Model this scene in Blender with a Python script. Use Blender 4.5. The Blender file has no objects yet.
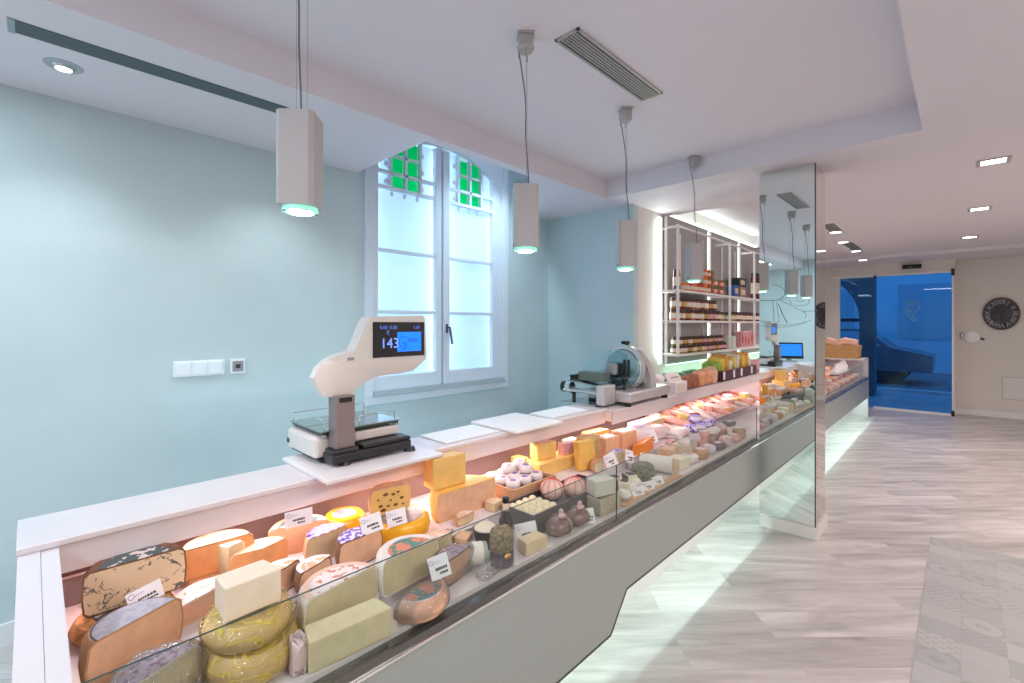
import bpy, bmesh, math, random
from mathutils import Vector, Matrix
random.seed(7)
PI = math.pi
SC = bpy.context.scene
COL = SC.collection

# ------------------------------------------------------------------ camera
FPX, YAW, HY, CZ = 465.0, math.radians(43.997), 324.0, 1.5
cam_d = bpy.data.cameras.new('camera')
cam_d.sensor_width = 36
cam_d.lens = 36 * FPX / 1024
cam_d.shift_y = (HY - 341.5) / 1024
cam_d.clip_start = 0.02
cam = bpy.data.objects.new('camera', cam_d)
COL.objects.link(cam)
cam.location = (0, 0, CZ)
cam.rotation_euler = (PI / 2, 0, YAW)
SC.camera = cam
CT, ST = math.cos(YAW), math.sin(YAW)


def at(px, py, z=None, x=None, y=None):
    """point of the place seen at a pixel, on the plane z=, x= or y="""
    k = (px - 512) / FPX
    v = -(py - HY) / FPX
    rx, ry = k * CT - ST, k * ST + CT
    if z is not None: d = (z - CZ) / v
    elif x is not None: d = x / rx
    else: d = y / ry
    return Vector((rx * d, ry * d, CZ + v * d))


# ------------------------------------------------------------------ world + exposure
SC.view_settings.view_transform = 'Standard'
SC.view_settings.look = 'None'
SC.view_settings.gamma = 1
SC.view_settings.exposure = 0.14
SC.view_settings.use_curve_mapping = False
W = bpy.data.worlds.new('dusk')
SC.world = W
W.use_nodes = True
bg = W.node_tree.nodes['Background']
bg.inputs[0].default_value = (0.03, 0.17, 0.44, 1)
bg.inputs[1].default_value = 2.4
try:
    SC.cycles.max_bounces = 10
    SC.cycles.diffuse_bounces = 5
    SC.cycles.glossy_bounces = 5
    SC.cycles.transmission_bounces = 6
    SC.cycles.transparent_max_bounces = 12
    SC.cycles.caustics_reflective = False
    SC.cycles.caustics_refractive = False
    SC.cycles.sample_clamp_indirect = 4
    SC.cycles.use_denoising = True
except Exception:
    pass


def area(name, loc, rot, sx, sy, power, color, spread=180):
    l = bpy.data.lights.new(name, 'AREA')
    l.shape = 'RECTANGLE'
    l.size, l.size_y = sx, sy
    l.energy = power
    l.color = color
    l.spread = math.radians(spread)
    o = bpy.data.objects.new(name, l)
    COL.objects.link(o)
    o.location = loc
    o.rotation_euler = rot
    return o


def spot(name, loc, power, color, deg=80, blend=0.6, size=0.03, rot=(0, 0, 0)):
    l = bpy.data.lights.new(name, 'SPOT')
    l.energy = power
    l.color = color
    l.spot_size = math.radians(deg)
    l.spot_blend = blend
    l.shadow_soft_size = size
    o = bpy.data.objects.new(name, l)
    COL.objects.link(o)
    o.location = loc
    o.rotation_euler = rot
    return o


ZC, ZT = 2.62, 2.785          # lower ceiling, tray ceiling
WARM = (1.0, 0.86, 0.80)
COOL = (0.72, 0.90, 1.0)
MINT = (0.70, 1.0, 0.90)
PINK = (1.0, 0.68, 0.62)
# unseen fill lights added behind and beside the photographer
area('fill_light', (1.5, 1.0, ZC - 0.03), (0, 0, 0), 0.6, 2.4, 75, WARM)
area('fill_light', (1.7, 5.5, ZC - 0.03), (0, 0, 0), 0.6, 3.0, 75, WARM)
area('fill_light', (-0.65, -1.7, ZT - 0.03), (0, 0, 0), 1.5, 0.6, 62, (0.9, 0.92, 1.0))
spot('niche_fill', (-2.75, 2.9, 3.08), 75, (0.62, 0.86, 1.0), 130, 1.0, 0.06)  # hidden spot added above the window niche to brighten the back wall
area('counter_back_light', (-1.925, 1.6, 0.90), (0, math.radians(84), 0), 0.02, 1.9, 4.5, (0.42, 0.86, 1.0))
area('fill_light', (-2.75, -1.2, ZC - 0.03), (0, 0, 0), 0.5, 1.4, 26, COOL)


# ------------------------------------------------------------------ materials
MATS = {}


def mat(name, col, rough=0.5, metal=0.0, spec=0.5, emit=None, es=0.0, var=0.0, vscale=20.0, bump=0.0, bscale=60.0,
        trans=0.0, sss=0.0, coat=0.0):
    if name in MATS: return MATS[name]
    m = bpy.data.materials.new(name)
    m.use_nodes = True
    nt = m.node_tree
    b = nt.nodes['Principled BSDF']
    c = (col[0], col[1], col[2], 1)
    b.inputs['Base Color'].default_value = c
    b.inputs['Roughness'].default_value = rough
    b.inputs['Metallic'].default_value = metal
    b.inputs['Specular IOR Level'].default_value = spec
    b.inputs['Coat Weight'].default_value = coat
    if emit:
        b.inputs['Emission Color'].default_value = (emit[0], emit[1], emit[2], 1)
        b.inputs['Emission Strength'].default_value = es
    if var > 0 or bump > 0:
        tc = nt.nodes.new('ShaderNodeTexCoord')
    if var > 0:
        n = nt.nodes.new('ShaderNodeTexNoise')
        n.inputs['Scale'].default_value = vscale
        n.inputs['Detail'].default_value = 4
        nt.links.new(tc.outputs['Object'], n.inputs['Vector'])
        r = nt.nodes.new('ShaderNodeValToRGB')
        r.color_ramp.elements[0].position = 0.3
        r.color_ramp.elements[1].position = 0.7
        r.color_ramp.elements[0].color = tuple(max(0, x * (1 - var)) for x in col) + (1,)
        r.color_ramp.elements[1].color = tuple(min(1, x * (1 + var * 0.6)) for x in col) + (1,)
        nt.links.new(n.outputs['Fac'], r.inputs['Fac'])
        nt.links.new(r.outputs['Color'], b.inputs['Base Color'])
    if bump > 0:
        n2 = nt.nodes.new('ShaderNodeTexNoise')
        n2.inputs['Scale'].default_value = bscale
        nt.links.new(tc.outputs['Object'], n2.inputs['Vector'])
        bp = nt.nodes.new('ShaderNodeBump')
        bp.inputs['Strength'].default_value = bump
        bp.inputs['Distance'].default_value = 0.004
        nt.links.new(n2.outputs['Fac'], bp.inputs['Height'])
        nt.links.new(bp.outputs['Normal'], b.inputs['Normal'])
    MATS[name] = m
    return m


def glassmat(name, tint, gloss=0.08, rough=0.0, noise=False, haze=None, hz=0.0, refl=0.8, streak=0.0):
    """thin clear sheet: transparent + fresnel reflection (+ a little milky haze for film)"""
    if name in MATS: return MATS[name]
    m = bpy.data.materials.new(name)
    m.use_nodes = True
    nt = m.node_tree
    for n in list(nt.nodes):
        if n.type != 'OUTPUT_MATERIAL': nt.nodes.remove(n)
    out = [n for n in nt.nodes if n.type == 'OUTPUT_MATERIAL'][0]
    t = nt.nodes.new('ShaderNodeBsdfTransparent')
    t.inputs[0].default_value = (*tint, 1)
    g = nt.nodes.new('ShaderNodeBsdfGlossy')
    g.inputs['Roughness'].default_value = rough
    g.inputs['Color'].default_value = (1, 1, 1, 1)
    mx = nt.nodes.new('ShaderNodeMixShader')
    fr = nt.nodes.new('ShaderNodeLayerWeight')
    fr.inputs['Blend'].default_value = 0.25
    ad = nt.nodes.new('ShaderNodeMath')
    ad.operation = 'ADD'
    ad.inputs[1].default_value = gloss
    ad.use_clamp = True
    nt.links.new(fr.outputs['Fresnel'], ad.inputs[0])
    ml = nt.nodes.new('ShaderNodeMath')
    ml.operation = 'MULTIPLY'
    ml.inputs[1].default_value = refl
    nt.links.new(ad.outputs[0], ml.inputs[0])
    nt.links.new(ml.outputs[0], mx.inputs[0])
    nt.links.new(t.outputs[0], mx.inputs[1])
    nt.links.new(g.outputs[0], mx.inputs[2])
    last = mx
    if noise:
        tc = nt.nodes.new('ShaderNodeTexCoord')
        n2 = nt.nodes.new('ShaderNodeTexNoise')
        n2.inputs['Scale'].default_value = 35
        n2.inputs['Distortion'].default_value = 1.5
        nt.links.new(tc.outputs['Object'], n2.inputs['Vector'])
        bp = nt.nodes.new('ShaderNodeBump')
        bp.inputs['Strength'].default_value = 1.0
        bp.inputs['Distance'].default_value = 0.02
        nt.links.new(n2.outputs['Fac'], bp.inputs['Height'])
        nt.links.new(bp.outputs['Normal'], g.inputs['Normal'])
    if haze:
        d = nt.nodes.new('ShaderNodeBsdfDiffuse')
        d.inputs[0].default_value = (*haze, 1)
        m2 = nt.nodes.new('ShaderNodeMixShader')
        m2.inputs[0].default_value = hz
        if streak:
            n3 = nt.nodes.new('ShaderNodeTexNoise')
            n3.inputs['Scale'].default_value = 9
            n3.inputs['Detail'].default_value = 1
            n3.inputs['Distortion'].default_value = 2.5
            nt.links.new(tc.outputs['Object'], n3.inputs['Vector'])
            r3 = nt.nodes.new('ShaderNodeValToRGB')
            e3 = r3.color_ramp.elements
            e3[0].position, e3[1].position = 0.44, 0.54
            e3.new(0.50)
            e3[0].color = (hz, hz, hz, 1)
            e3[1].color = (streak, streak, streak, 1)
            e3[2].color = (hz, hz, hz, 1)
            nt.links.new(n3.outputs['Fac'], r3.inputs[0])
            nt.links.new(r3.outputs[0], m2.inputs[0])
        nt.links.new(mx.outputs[0], m2.inputs[1])
        nt.links.new(d.outputs[0], m2.inputs[2])
        last = m2
    nt.links.new(last.outputs[0], out.inputs[0])
    MATS[name] = m
    return m


class NT:
    def __init__(s, name):
        s.m = bpy.data.materials.new(name)
        s.m.use_nodes = True
        s.t = s.m.node_tree
        s.b = s.t.nodes['Principled BSDF']
        s.tc = s.t.nodes.new('ShaderNodeTexCoord')
        MATS[name] = s.m

    def n(s, typ, **kw):
        n = s.t.nodes.new(typ)
        for k, v in kw.items():
            if k in n.inputs.keys(): n.inputs[k].default_value = v
            else: setattr(n, k, v)
        return n

    def l(s, a, b): s.t.links.new(a, b)

    def math(s, op, a, b=None, c=None):
        n = s.t.nodes.new('ShaderNodeMath')
        n.operation = op
        for i, v in enumerate((a, b, c)):
            if v is None: continue
            if hasattr(v, 'is_linked'): s.l(v, n.inputs[i])
            else: n.inputs[i].default_value = v
        return n.outputs[0]

    def mix(s, fac, a, b, typ='MIX'):
        n = s.t.nodes.new('ShaderNodeMix')
        n.data_type = 'RGBA'
        n.blend_type = typ
        for i, v in ((0, fac), (6, a), (7, b)):
            if hasattr(v, 'is_linked'): s.l(v, n.inputs[i])
            elif i == 0: n.inputs[0].default_value = v
            else: n.inputs[i].default_value = (*v, 1)
        return n.outputs[2]

    def ramp(s, fac, stops):
        r = s.t.nodes.new('ShaderNodeValToRGB')
        e = r.color_ramp.elements
        while len(e) < len(stops): e.new(0.5)
        for i, (p, c) in enumerate(stops):
            e[i].position = p
            e[i].color = (*c, 1)
        s.l(fac, r.inputs[0])
        return r.outputs[0]


# ---- floor planks laid diagonally
def floor_mat():
    q = NT('grey_wood_planks')
    mp = q.n('ShaderNodeMapping')
    mp.inputs['Rotation'].default_value = (0, 0, math.radians(-45))
    q.l(q.tc.outputs['Object'], mp.inputs['Vector'])
    br = q.n('ShaderNodeTexBrick')
    br.offset = 0.37
    br.inputs['Scale'].default_value = 1
    br.inputs['Brick Width'].default_value = 1.3
    br.inputs['Row Height'].default_value = 0.2
    br.inputs['Mortar Size'].default_value = 0.0016
    br.inputs['Mortar Smooth'].default_value = 0.3
    br.inputs['Color1'].default_value = (0, 0, 0, 1)
    br.inputs['Color2'].default_value = (1, 1, 1, 1)
    br.inputs['Mortar'].default_value = (0.5, 0.5, 0.5, 1)
    q.l(mp.outputs[0], br.inputs['Vector'])
    # grain shifts from plank to plank
    sep = q.n('ShaderNodeSeparateColor')
    q.l(br.outputs['Color'], sep.inputs[0])
    cx = q.n('ShaderNodeCombineXYZ')
    q.l(q.math('MULTIPLY', sep.outputs[0], 7.3), cx.inputs[0])
    q.l(q.math('MULTIPLY', sep.outputs[0], 3.1), cx.inputs[2])
    av = q.n('ShaderNodeVectorMath', operation='ADD')
    q.l(mp.outputs[0], av.inputs[0])
    q.l(cx.outputs[0], av.inputs[1])
    sc = q.n('ShaderNodeVectorMath', operation='MULTIPLY')
    sc.inputs[1].default_value = (1.3, 7.5, 1)
    q.l(av.outputs[0], sc.inputs[0])
    n1 = q.n('ShaderNodeTexNoise', Scale=1.0, Detail=5.0, Roughness=0.6, Distortion=0.9)
    q.l(sc.outputs[0], n1.inputs['Vector'])
    sc2 = q.n('ShaderNodeVectorMath', operation='MULTIPLY')
    sc2.inputs[1].default_value = (3.0, 60, 1)
    q.l(av.outputs[0], sc2.inputs[0])
    n2 = q.n('ShaderNodeTexNoise', Scale=1.0, Detail=3.0)
    q.l(sc2.outputs[0], n2.inputs['Vector'])
    base = q.ramp(n1.outputs['Fac'], [(0.28, (0.36, 0.33, 0.325)), (0.42, (0.50, 0.465, 0.455)), (0.52, (0.58, 0.54, 0.53)), (0.70, (0.72, 0.685, 0.67))])
    fine = q.ramp(n2.outputs['Fac'], [(0.3, (0.88, 0.88, 0.88)), (0.65, (1, 1, 1))])
    c = q.mix(0.75, base, fine, 'MULTIPLY')
    tone = q.ramp(sep.outputs[0], [(0, (0.82, 0.81, 0.81)), (1, (1.0, 1.0, 1.0))])
    c = q.mix(1.0, c, tone, 'MULTIPLY')
    c = q.mix(q.math('MULTIPLY', br.outputs['Fac'], 0.45), c, (0.3, 0.28, 0.27))
    q.l(c, q.b.inputs['Base Color'])
    q.b.inputs['Roughness'].default_value = 0.38
    return q.m


def tile_mat():
    q = NT('patterned_cement_tiles')
    S = 0.152
    sc = q.n('ShaderNodeVectorMath', operation='SCALE')
    sc.inputs['Scale'].default_value = 1 / S
    q.l(q.tc.outputs['Object'], sc.inputs[0])
    fl = q.n('ShaderNodeVectorMath', operation='FLOOR')
    q.l(sc.outputs[0], fl.inputs[0])
    fr = q.n('ShaderNodeVectorMath', operation='FRACTION')
    q.l(sc.outputs[0], fr.inputs[0])
    wn = q.n('ShaderNodeTexWhiteNoise')
    wn.noise_dimensions = '2D'
    q.l(fl.outputs[0], wn.inputs['Vector'])
    sx = q.n('ShaderNodeSeparateXYZ')
    q.l(fr.outputs[0], sx.inputs[0])
    u = q.math('SUBTRACT', sx.outputs[0], 0.5)
    v = q.math('SUBTRACT', sx.outputs[1], 0.5)
    rad = q.math('SQRT', q.math('ADD', q.math('MULTIPLY', u, u), q.math('MULTIPLY', v, v)))
    ring = q.math('GREATER_THAN', q.math('SINE', q.math('MULTIPLY', rad, 15.0)), 0.5)
    au, av = q.math('ABSOLUTE', u), q.math('ABSOLUTE', v)
    dia = q.math('GREATER_THAN', q.math('SINE', q.math('MULTIPLY', q.math('ADD', au, av), 25.0)), 0.0)
    flo = q.math('GREATER_THAN', q.math('MULTIPLY', q.math('SINE', q.math('MULTIPLY', u, 19.0)), q.math('SINE', q.math('MULTIPLY', v, 19.0))), 0.15)
    tri = q.math('GREATER_THAN', u, v)
    r = wn.outputs['Value']
    p = q.math('MULTIPLY', ring, q.math('LESS_THAN', r, 0.22))
    p = q.math('ADD', p, q.math('MULTIPLY', dia, q.math('MULTIPLY', q.math('GREATER_THAN', r, 0.22), q.math('LESS_THAN', r, 0.42))))
    p = q.math('ADD', p, q.math('MULTIPLY', flo, q.math('MULTIPLY', q.math('GREATER_THAN', r, 0.42), q.math('LESS_THAN', r, 0.62))))
    p = q.math('ADD', p, q.math('MULTIPLY', tri, q.math('MULTIPLY', q.math('GREATER_THAN', r, 0.62), q.math('LESS_THAN', r, 0.72))))
    sepc = q.n('ShaderNodeSeparateColor')
    q.l(wn.outputs['Color'], sepc.inputs[0])
    base = q.ramp(sepc.outputs[1], [(0, (0.33, 0.33, 0.33)), (1, (0.46, 0.455, 0.45))])
    nz = q.n('ShaderNodeTexNoise', Scale=22.0, Detail=4.0)
    q.l(q.tc.outputs['Object'], nz.inputs['Vector'])
    c = q.mix(q.math('MULTIPLY', p, q.math('MULTIPLY', nz.outputs['Fac'], 0.75)), base, (0.22, 0.21, 0.21))
    wear = q.n('ShaderNodeTexNoise', Scale=5.0, Detail=5.0)
    q.l(q.tc.outputs['Object'], wear.inputs['Vector'])
    c = q.mix(q.math('MULTIPLY', wear.outputs['Fac'], 0.5), c, (0.46, 0.45, 0.445))
    g = q.math('MAXIMUM', au, av)
    c = q.mix(q.math('MULTIPLY', q.math('GREATER_THAN', g, 0.49), 0.5), c, (0.33, 0.31, 0.3))
    q.l(c, q.b.inputs['Base Color'])
    q.b.inputs['Roughness'].default_value = 0.42
    return q.m


def veined_mat(name, base, vein, scale=18.0, thr=0.52, width=0.04, rough=0.55):
    q = NT(name)
    n = q.n('ShaderNodeTexNoise', Scale=scale, Detail=5.0, Distortion=1.0)
    q.l(q.tc.outputs['Object'], n.inputs['Vector'])
    d = q.math('ABSOLUTE', q.math('SUBTRACT', n.outputs['Fac'], thr))
    k = q.math('LESS_THAN', d, width)
    n2 = q.n('ShaderNodeTexNoise', Scale=scale * 0.6, Detail=2.0)
    q.l(q.tc.outputs['Object'], n2.inputs['Vector'])
    k = q.math('MULTIPLY', k, q.math('GREATER_THAN', n2.outputs['Fac'], 0.5))
    q.l(q.mix(k, base, vein), q.b.inputs['Base Color'])
    q.b.inputs['Roughness'].default_value = rough
    return q.m


def label_mat(name, ring, mid, spotc, r, rw=0.12, scale=30.0, thr=0.55, rough=0.35, rings=False):
    """paper label printed with a ring and blotches, r = label radius"""
    q = NT(name)
    ln = q.n('ShaderNodeVectorMath', operation='LENGTH')
    q.l(q.tc.outputs['Object'], ln.inputs[0])
    mp = q.n('ShaderNodeMapping')
    mp.inputs['Scale'].default_value = (1, 1, 0)
    q.l(q.tc.outputs['Object'], mp.inputs['Vector'])
    q.l(mp.outputs[0], ln.inputs[0])
    rr = ln.outputs['Value']
    n = q.n('ShaderNodeTexNoise', Scale=scale, Detail=3.0)
    q.l(mp.outputs[0], n.inputs['Vector'])
    c = q.mix(q.math('GREATER_THAN', n.outputs['Fac'], thr), mid, spotc)
    c = q.mix(q.math('GREATER_THAN', rr, r * (1 - rw)), c, ring)
    wv = q.math('GREATER_THAN', q.math('SINE', q.math('MULTIPLY', rr, 6.28 / (r * 0.3))), 0.93)
    if rings: c = q.mix(wv, c, ring)
    q.l(c, q.b.inputs['Base Color'])
    q.b.inputs['Roughness'].default_value = rough
    return q.m


def wall_mat(name, col, rough, var=0.05):
    q = NT(name)
    n = q.n('ShaderNodeTexNoise', Scale=1.6, Detail=5.0, Roughness=0.6)
    q.l(q.tc.outputs['Object'], n.inputs['Vector'])
    c = q.ramp(n.outputs['Fac'], [(0.3, tuple(x * (1 - var) for x in col)), (0.7, tuple(min(1, x * (1 + var)) for x in col))])
    q.l(c, q.b.inputs['Base Color'])
    q.b.inputs['Roughness'].default_value = rough
    bp = q.n('ShaderNodeBump', Strength=0.15, Distance=0.01)
    n2 = q.n('ShaderNodeTexNoise', Scale=5.0, Detail=3.0)
    q.l(q.tc.outputs['Object'], n2.inputs['Vector'])
    q.l(n2.outputs['Fac'], bp.inputs['Height'])
    q.l(bp.outputs['Normal'], q.b.inputs['Normal'])
    return q.m


M_FLOOR, M_TILE = floor_mat(), tile_mat()
M_WALLB = wall_mat('aqua_plaster', (0.53, 0.64, 0.66), 0.35)
M_WALLB.node_tree.nodes['Principled BSDF'].inputs['Coat Weight'].default_value = 0.10
M_WALLB.node_tree.nodes['Principled BSDF'].inputs['Coat Roughness'].default_value = 0.10
M_WALLW = wall_mat('cream_plaster', (0.72, 0.69, 0.65), 0.6, 0.02)
M_CEIL = mat('ceiling_paint', (0.77, 0.735, 0.785), 0.75)
M_WHITE = mat('white_paint', (0.80, 0.80, 0.81), 0.4)
M_TOP = mat('white_stone', (0.70, 0.665, 0.685), 0.25, var=0.04, vscale=6)
M_PANEL = mat('grey_gloss_panel', (0.33, 0.37, 0.355), 0.35, spec=0.3)
M_DARKM = mat('dark_metal', (0.10, 0.10, 0.10), 0.35, metal=0.6)
M_STEEL = mat('steel', (0.55, 0.56, 0.57), 0.22, metal=1.0)
M_CHROME = mat('chrome', (0.8, 0.8, 0.8), 0.08, metal=1.0)
M_MIRROR = mat('mirror', (0.80, 0.86, 0.84), 0.0, metal=1.0)
M_MIRRORW = mat('mirror_side', (0.84, 0.80, 0.78), 0.02, metal=1.0)
M_BLACK = mat('black_plastic', (0.012, 0.012, 0.014), 0.35)
M_BROWN = mat('taupe_lining', (0.20, 0.155, 0.155), 0.4, metal=0.2)
M_TRAY = mat('white_tray', (0.74, 0.68, 0.70), 0.25)
M_GLASS = glassmat('counter_glass', (0.915, 0.945, 0.93), 0.02, refl=0.13)
M_DOORG = glassmat('door_glass', (0.72, 0.88, 0.97), 0.02, refl=0.35)
M_GEDGE = mat('glass_edge', (0.03, 0.07, 0.06), 0.3, spec=0.3)
M_FILM = glassmat('clear_film', (0.96, 0.94, 0.95), 0.06, 0.12, True, (0.85, 0.8, 0.85), 0.05)
M_YFILM = glassmat('yellow_film', (1.0, 0.975, 0.86), 0.06, 0.10, True, (0.86, 0.66, 0.08), 0.06, streak=0.6)
M_WOOD = mat('pale_wood', (0.62, 0.36, 0.20), 0.6, var=0.2, vscale=12)
M_WICKER = mat('wicker', (0.58, 0.34, 0.14), 0.7, var=0.3, vscale=60, bump=0.6)
M_CARD = mat('white_card', (0.86, 0.84, 0.88), 0.5)
M_INK = mat('black_ink', (0.02, 0.02, 0.025), 0.6)
M_VIOLET = mat('violet_ink', (0.14, 0.10, 0.30), 0.6)
M_GREYPL = mat('grey_plastic', (0.30, 0.30, 0.32), 0.4)
M_LED = mat('led_white', (1, 1, 1), 0.5, emit=(0.80, 1.0, 0.94), es=9)
M_LEDM = mat('led_mint', (1, 1, 1), 0.5, emit=(0.50, 1.0, 0.82), es=4)
M_LEDP = mat('led_pink', (1, 1, 1), 0.5, emit=(1.0, 0.72, 0.68), es=4)
M_LAMP = mat('lamp_lens', (1, 1, 1), 0.5, emit=(1.0, 0.97, 0.93), es=8)


# ------------------------------------------------------------------ mesh helpers
def B(): return bmesh.new()


def box(bm, c, s, rz=0.0, rot=None, bev=0.0, seg=2):
    r = bmesh.ops.create_cube(bm, size=1)
    vs = r['verts']
    bmesh.ops.scale(bm, vec=s, verts=vs)
    if bev > 0:
        es = list({e for v in vs for e in v.link_edges})
        g = bmesh.ops.bevel(bm, geom=vs + es, offset=min(bev, min(s) * 0.45), segments=seg, profile=0.5, affect='EDGES')
        vs = list({v for f in g['faces'] for v in f.verts} | {v for v in vs if v.is_valid})
    M = Matrix.Translation(c) @ (rot if rot is not None else Matrix.Rotation(rz, 4, 'Z'))
    bmesh.ops.transform(bm, matrix=M, verts=vs)
    return vs


def bx(bm, x0, x1, y0, y1, z0, z1, bev=0.0):
    return box(bm, ((x0 + x1) / 2, (y0 + y1) / 2, (z0 + z1) / 2), (abs(x1 - x0), abs(y1 - y0), abs(z1 - z0)), bev=bev)


def cyl(bm, p0, p1, r, r2=None, seg=16):
    p0, p1 = Vector(p0), Vector(p1)
    d = p1 - p0
    g = bmesh.ops.create_cone(bm, cap_ends=True, segments=seg, radius1=r, radius2=r if r2 is None else r2, depth=d.length)
    q = Vector((0, 0, 1)).rotation_difference(d.normalized()).to_matrix().to_4x4()
    bmesh.ops.transform(bm, matrix=Matrix.Translation((p0 + p1) / 2) @ q, verts=g['verts'])
    return g['verts']


def prism(bm, pts, axis, a, b):
    """extrude a 2D outline along axis 'x','y','z' from a to b"""
    def mk(u, v, w):
        return {'x': (w, u, v), 'y': (u, w, v), 'z': (u, v, w)}[axis]
    v0 = [bm.verts.new(mk(u, v, a)) for u, v in pts]
    v1 = [bm.verts.new(mk(u, v, b)) for u, v in pts]
    n = len(pts)
    bm.faces.new(v0)
    bm.faces.new(list(reversed(v1)))
    for i in range(n):
        bm.faces.new((v0[i], v1[i], v1[(i + 1) % n], v0[(i + 1) % n]))
    bmesh.ops.recalc_face_normals(bm, faces=bm.faces)


def revolve(bm, prof, a0=0.0, a1=2 * PI, seg=32):
    """closed (rho,z) outline swept about z; solid, capped when not a full turn"""
    full = abs(a1 - a0 - 2 * PI) < 1e-5
    n = max(3, int(round(seg * (a1 - a0) / (2 * PI))))
    rings = []
    for i in range(n if full else n + 1):
        a = a0 + (a1 - a0) * i / n
        rings.append([bm.verts.new((p[0] * math.cos(a), p[0] * math.sin(a), p[1])) for p in prof])
    m = len(prof)
    for i in range(n):
        A, C = rings[i], rings[(i + 1) % len(rings)]
        for j in range(m):
            k = (j + 1) % m
            if prof[j][0] < 1e-7 and prof[k][0] < 1e-7: continue
            bm.faces.new((A[j], C[j], C[k], A[k]))
    if not full:
        bm.faces.new(rings[0])
        bm.faces.new(list(reversed(rings[-1])))
    bmesh.ops.remove_doubles(bm, verts=bm.verts, dist=1e-6)
    bmesh.ops.recalc_face_normals(bm, faces=bm.faces)


def lathe(bm, prof, seg=24):
    """open profile from axis to axis"""
    p = [(max(0, a), b) for a, b in prof]
    revolve(bm, p, 0, 2 * PI, seg)


def ball(bm, c, s, sub=2, jit=0.0, rz=0):
    g = bmesh.ops.create_icosphere(bm, subdivisions=sub, radius=1)
    for v in g['verts']:
        if jit: v.co *= 1 + random.uniform(-jit, jit)
    bmesh.ops.transform(bm, matrix=Matrix.Translation(c) @ Matrix.Rotation(rz, 4, 'Z') @ Matrix.Diagonal((s[0], s[1], s[2], 1)), verts=g['verts'])


def obj(name, bm, m, parent=None, smooth=None, loc=None):
    me = bpy.data.meshes.new(name)
    bm.to_mesh(me)
    bm.free()
    me.materials.append(m)
    o = bpy.data.objects.new(name, me)
    COL.objects.link(o)
    if parent is not None: o.parent = parent
    if loc is not None: o.location = loc
    if smooth is not None:
        me.polygons.foreach_set('use_smooth', [True] * len(me.polygons))
        if smooth < 179:
            try: me.set_sharp_from_angle(angle=math.radians(smooth))
            except Exception: pass
    return o


def curve(name, pts, r, m, parent=None, cyclic=False, res=4, order='POLY'):
    """tube mesh through points"""
    cu = bpy.data.curves.new(name, 'CURVE')
    cu.dimensions = '3D'
    s = cu.splines.new('NURBS' if order == 'N' else 'POLY')
    s.points.add(len(pts) - 1)
    for i, p in enumerate(pts): s.points[i].co = (p[0], p[1], p[2], 1)
    s.use_cyclic_u = cyclic
    if order == 'N':
        s.order_u = 4
        s.use_endpoint_u = True
        s.resolution_u = res
    cu.bevel_depth = r
    cu.bevel_resolution = 1
    cu.materials.append(m)
    o = bpy.data.objects.new(name, cu)
    COL.objects.link(o)
    if parent is not None: o.parent = parent
    return o


def text(name, body, size, m, parent, loc, rot, ext=0.0004, align='LEFT', shear=0.0):
    cu = bpy.data.curves.new(name, 'FONT')
    cu.body = body
    cu.size = size
    cu.extrude = ext
    cu.align_x = align
    cu.shear = shear
    cu.materials.append(m)
    o = bpy.data.objects.new(name, cu)
    COL.objects.link(o)
    o.parent = parent
    o.location = loc
    o.rotation_euler = rot
    return o


def thing(name, label, cat, loc=(0, 0, 0), rz=0.0, group=None, rot=None):
    o = bpy.data.objects.new(name, None)
    o.empty_display_size = 0.05
    COL.objects.link(o)
    o.location = loc
    o.rotation_euler = rot if rot else (0, 0, rz)
    o['label'] = label
    o['category'] = cat
    if group: o['group'] = group
    return o


def tag(o, label, cat, group=None):
    o['label'] = label
    o['category'] = cat
    if group: o['group'] = group
    return o


def struct(name, bm, m, parent=None, smooth=None):
    o = obj(name, bm, m, parent, smooth)
    if parent is None: o['kind'] = 'structure'
    return o


def dup(root, loc, rz=None, label=None, group=None, scale=None):
    r = root.copy()
    COL.objects.link(r)
    r.location = loc
    if rz is not None: r.rotation_euler = (0, 0, rz)
    if scale is not None: r.scale = (scale,) * 3 if not hasattr(scale, '__len__') else scale
    if label: r['label'] = label
    if group: r['group'] = group
    for ch in list(root.children):
        c = ch.copy()
        COL.objects.link(c)
        c.parent = r
        for g in ch.children:
            d = g.copy()
            COL.objects.link(d)
            d.parent = c
    return r


# ------------------------------------------------------------------ room shell
XL, XR, YB, YF = -3.22, 3.0, -3.2, 10.8
XS = -2.2                      # shelf wall
b = B(); bx(b, XL - 0.2, XR + 0.2, YB - 0.2, 10.5, -0.1, 0); struct('floor', b, M_FLOOR)
b = B(); bx(b, -0.155, XR, YB, 4.4, 0.0, 0.002); struct('floor', b, M_TILE)
b = B(); bx(b, -0.075, XR + 0.2, 10.5, YF, -0.1, 0); struct('floor', b, M_FLOOR)

# left wall with window opening (Y 1.79..3.24, Z .92..3.0)
WY0, WY1, WZ0, WZ1 = 1.79, 3.23, 0.92, 3.04
b = B()
bx(b, XL - 0.2, XL, YB, WY0, 0, 3.2)
bx(b, XL - 0.2, XL, WY1, 3.98, 0, 3.2)
bx(b, XL - 0.2, XL, WY0, WY1, 0, WZ0)
bx(b, XL - 0.2, XL, WY0, WY1, WZ1, 3.2)
struct('wall_left', b, M_WALLB)
b = B(); bx(b, XL - 0.2, XS, 3.9, 4.0, 0, 3.2); struct('wall_back', b, M_WALLB)
b = B(); bx(b, XS - 0.1, XS, 4.0, 10.5, 0, 3.2); struct('wall_shelf', b, M_WALLW)
b = B(); bx(b, XL - 0.2, XR + 0.2, YB - 0.1, YB, 0, 3.2); struct('wall_rear', b, M_WALLB)
b = B(); bx(b, XR, XR + 0.1, YB, YF + 0.1, 0, 3.2); struct('wall_right', b, M_WALLW)
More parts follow.
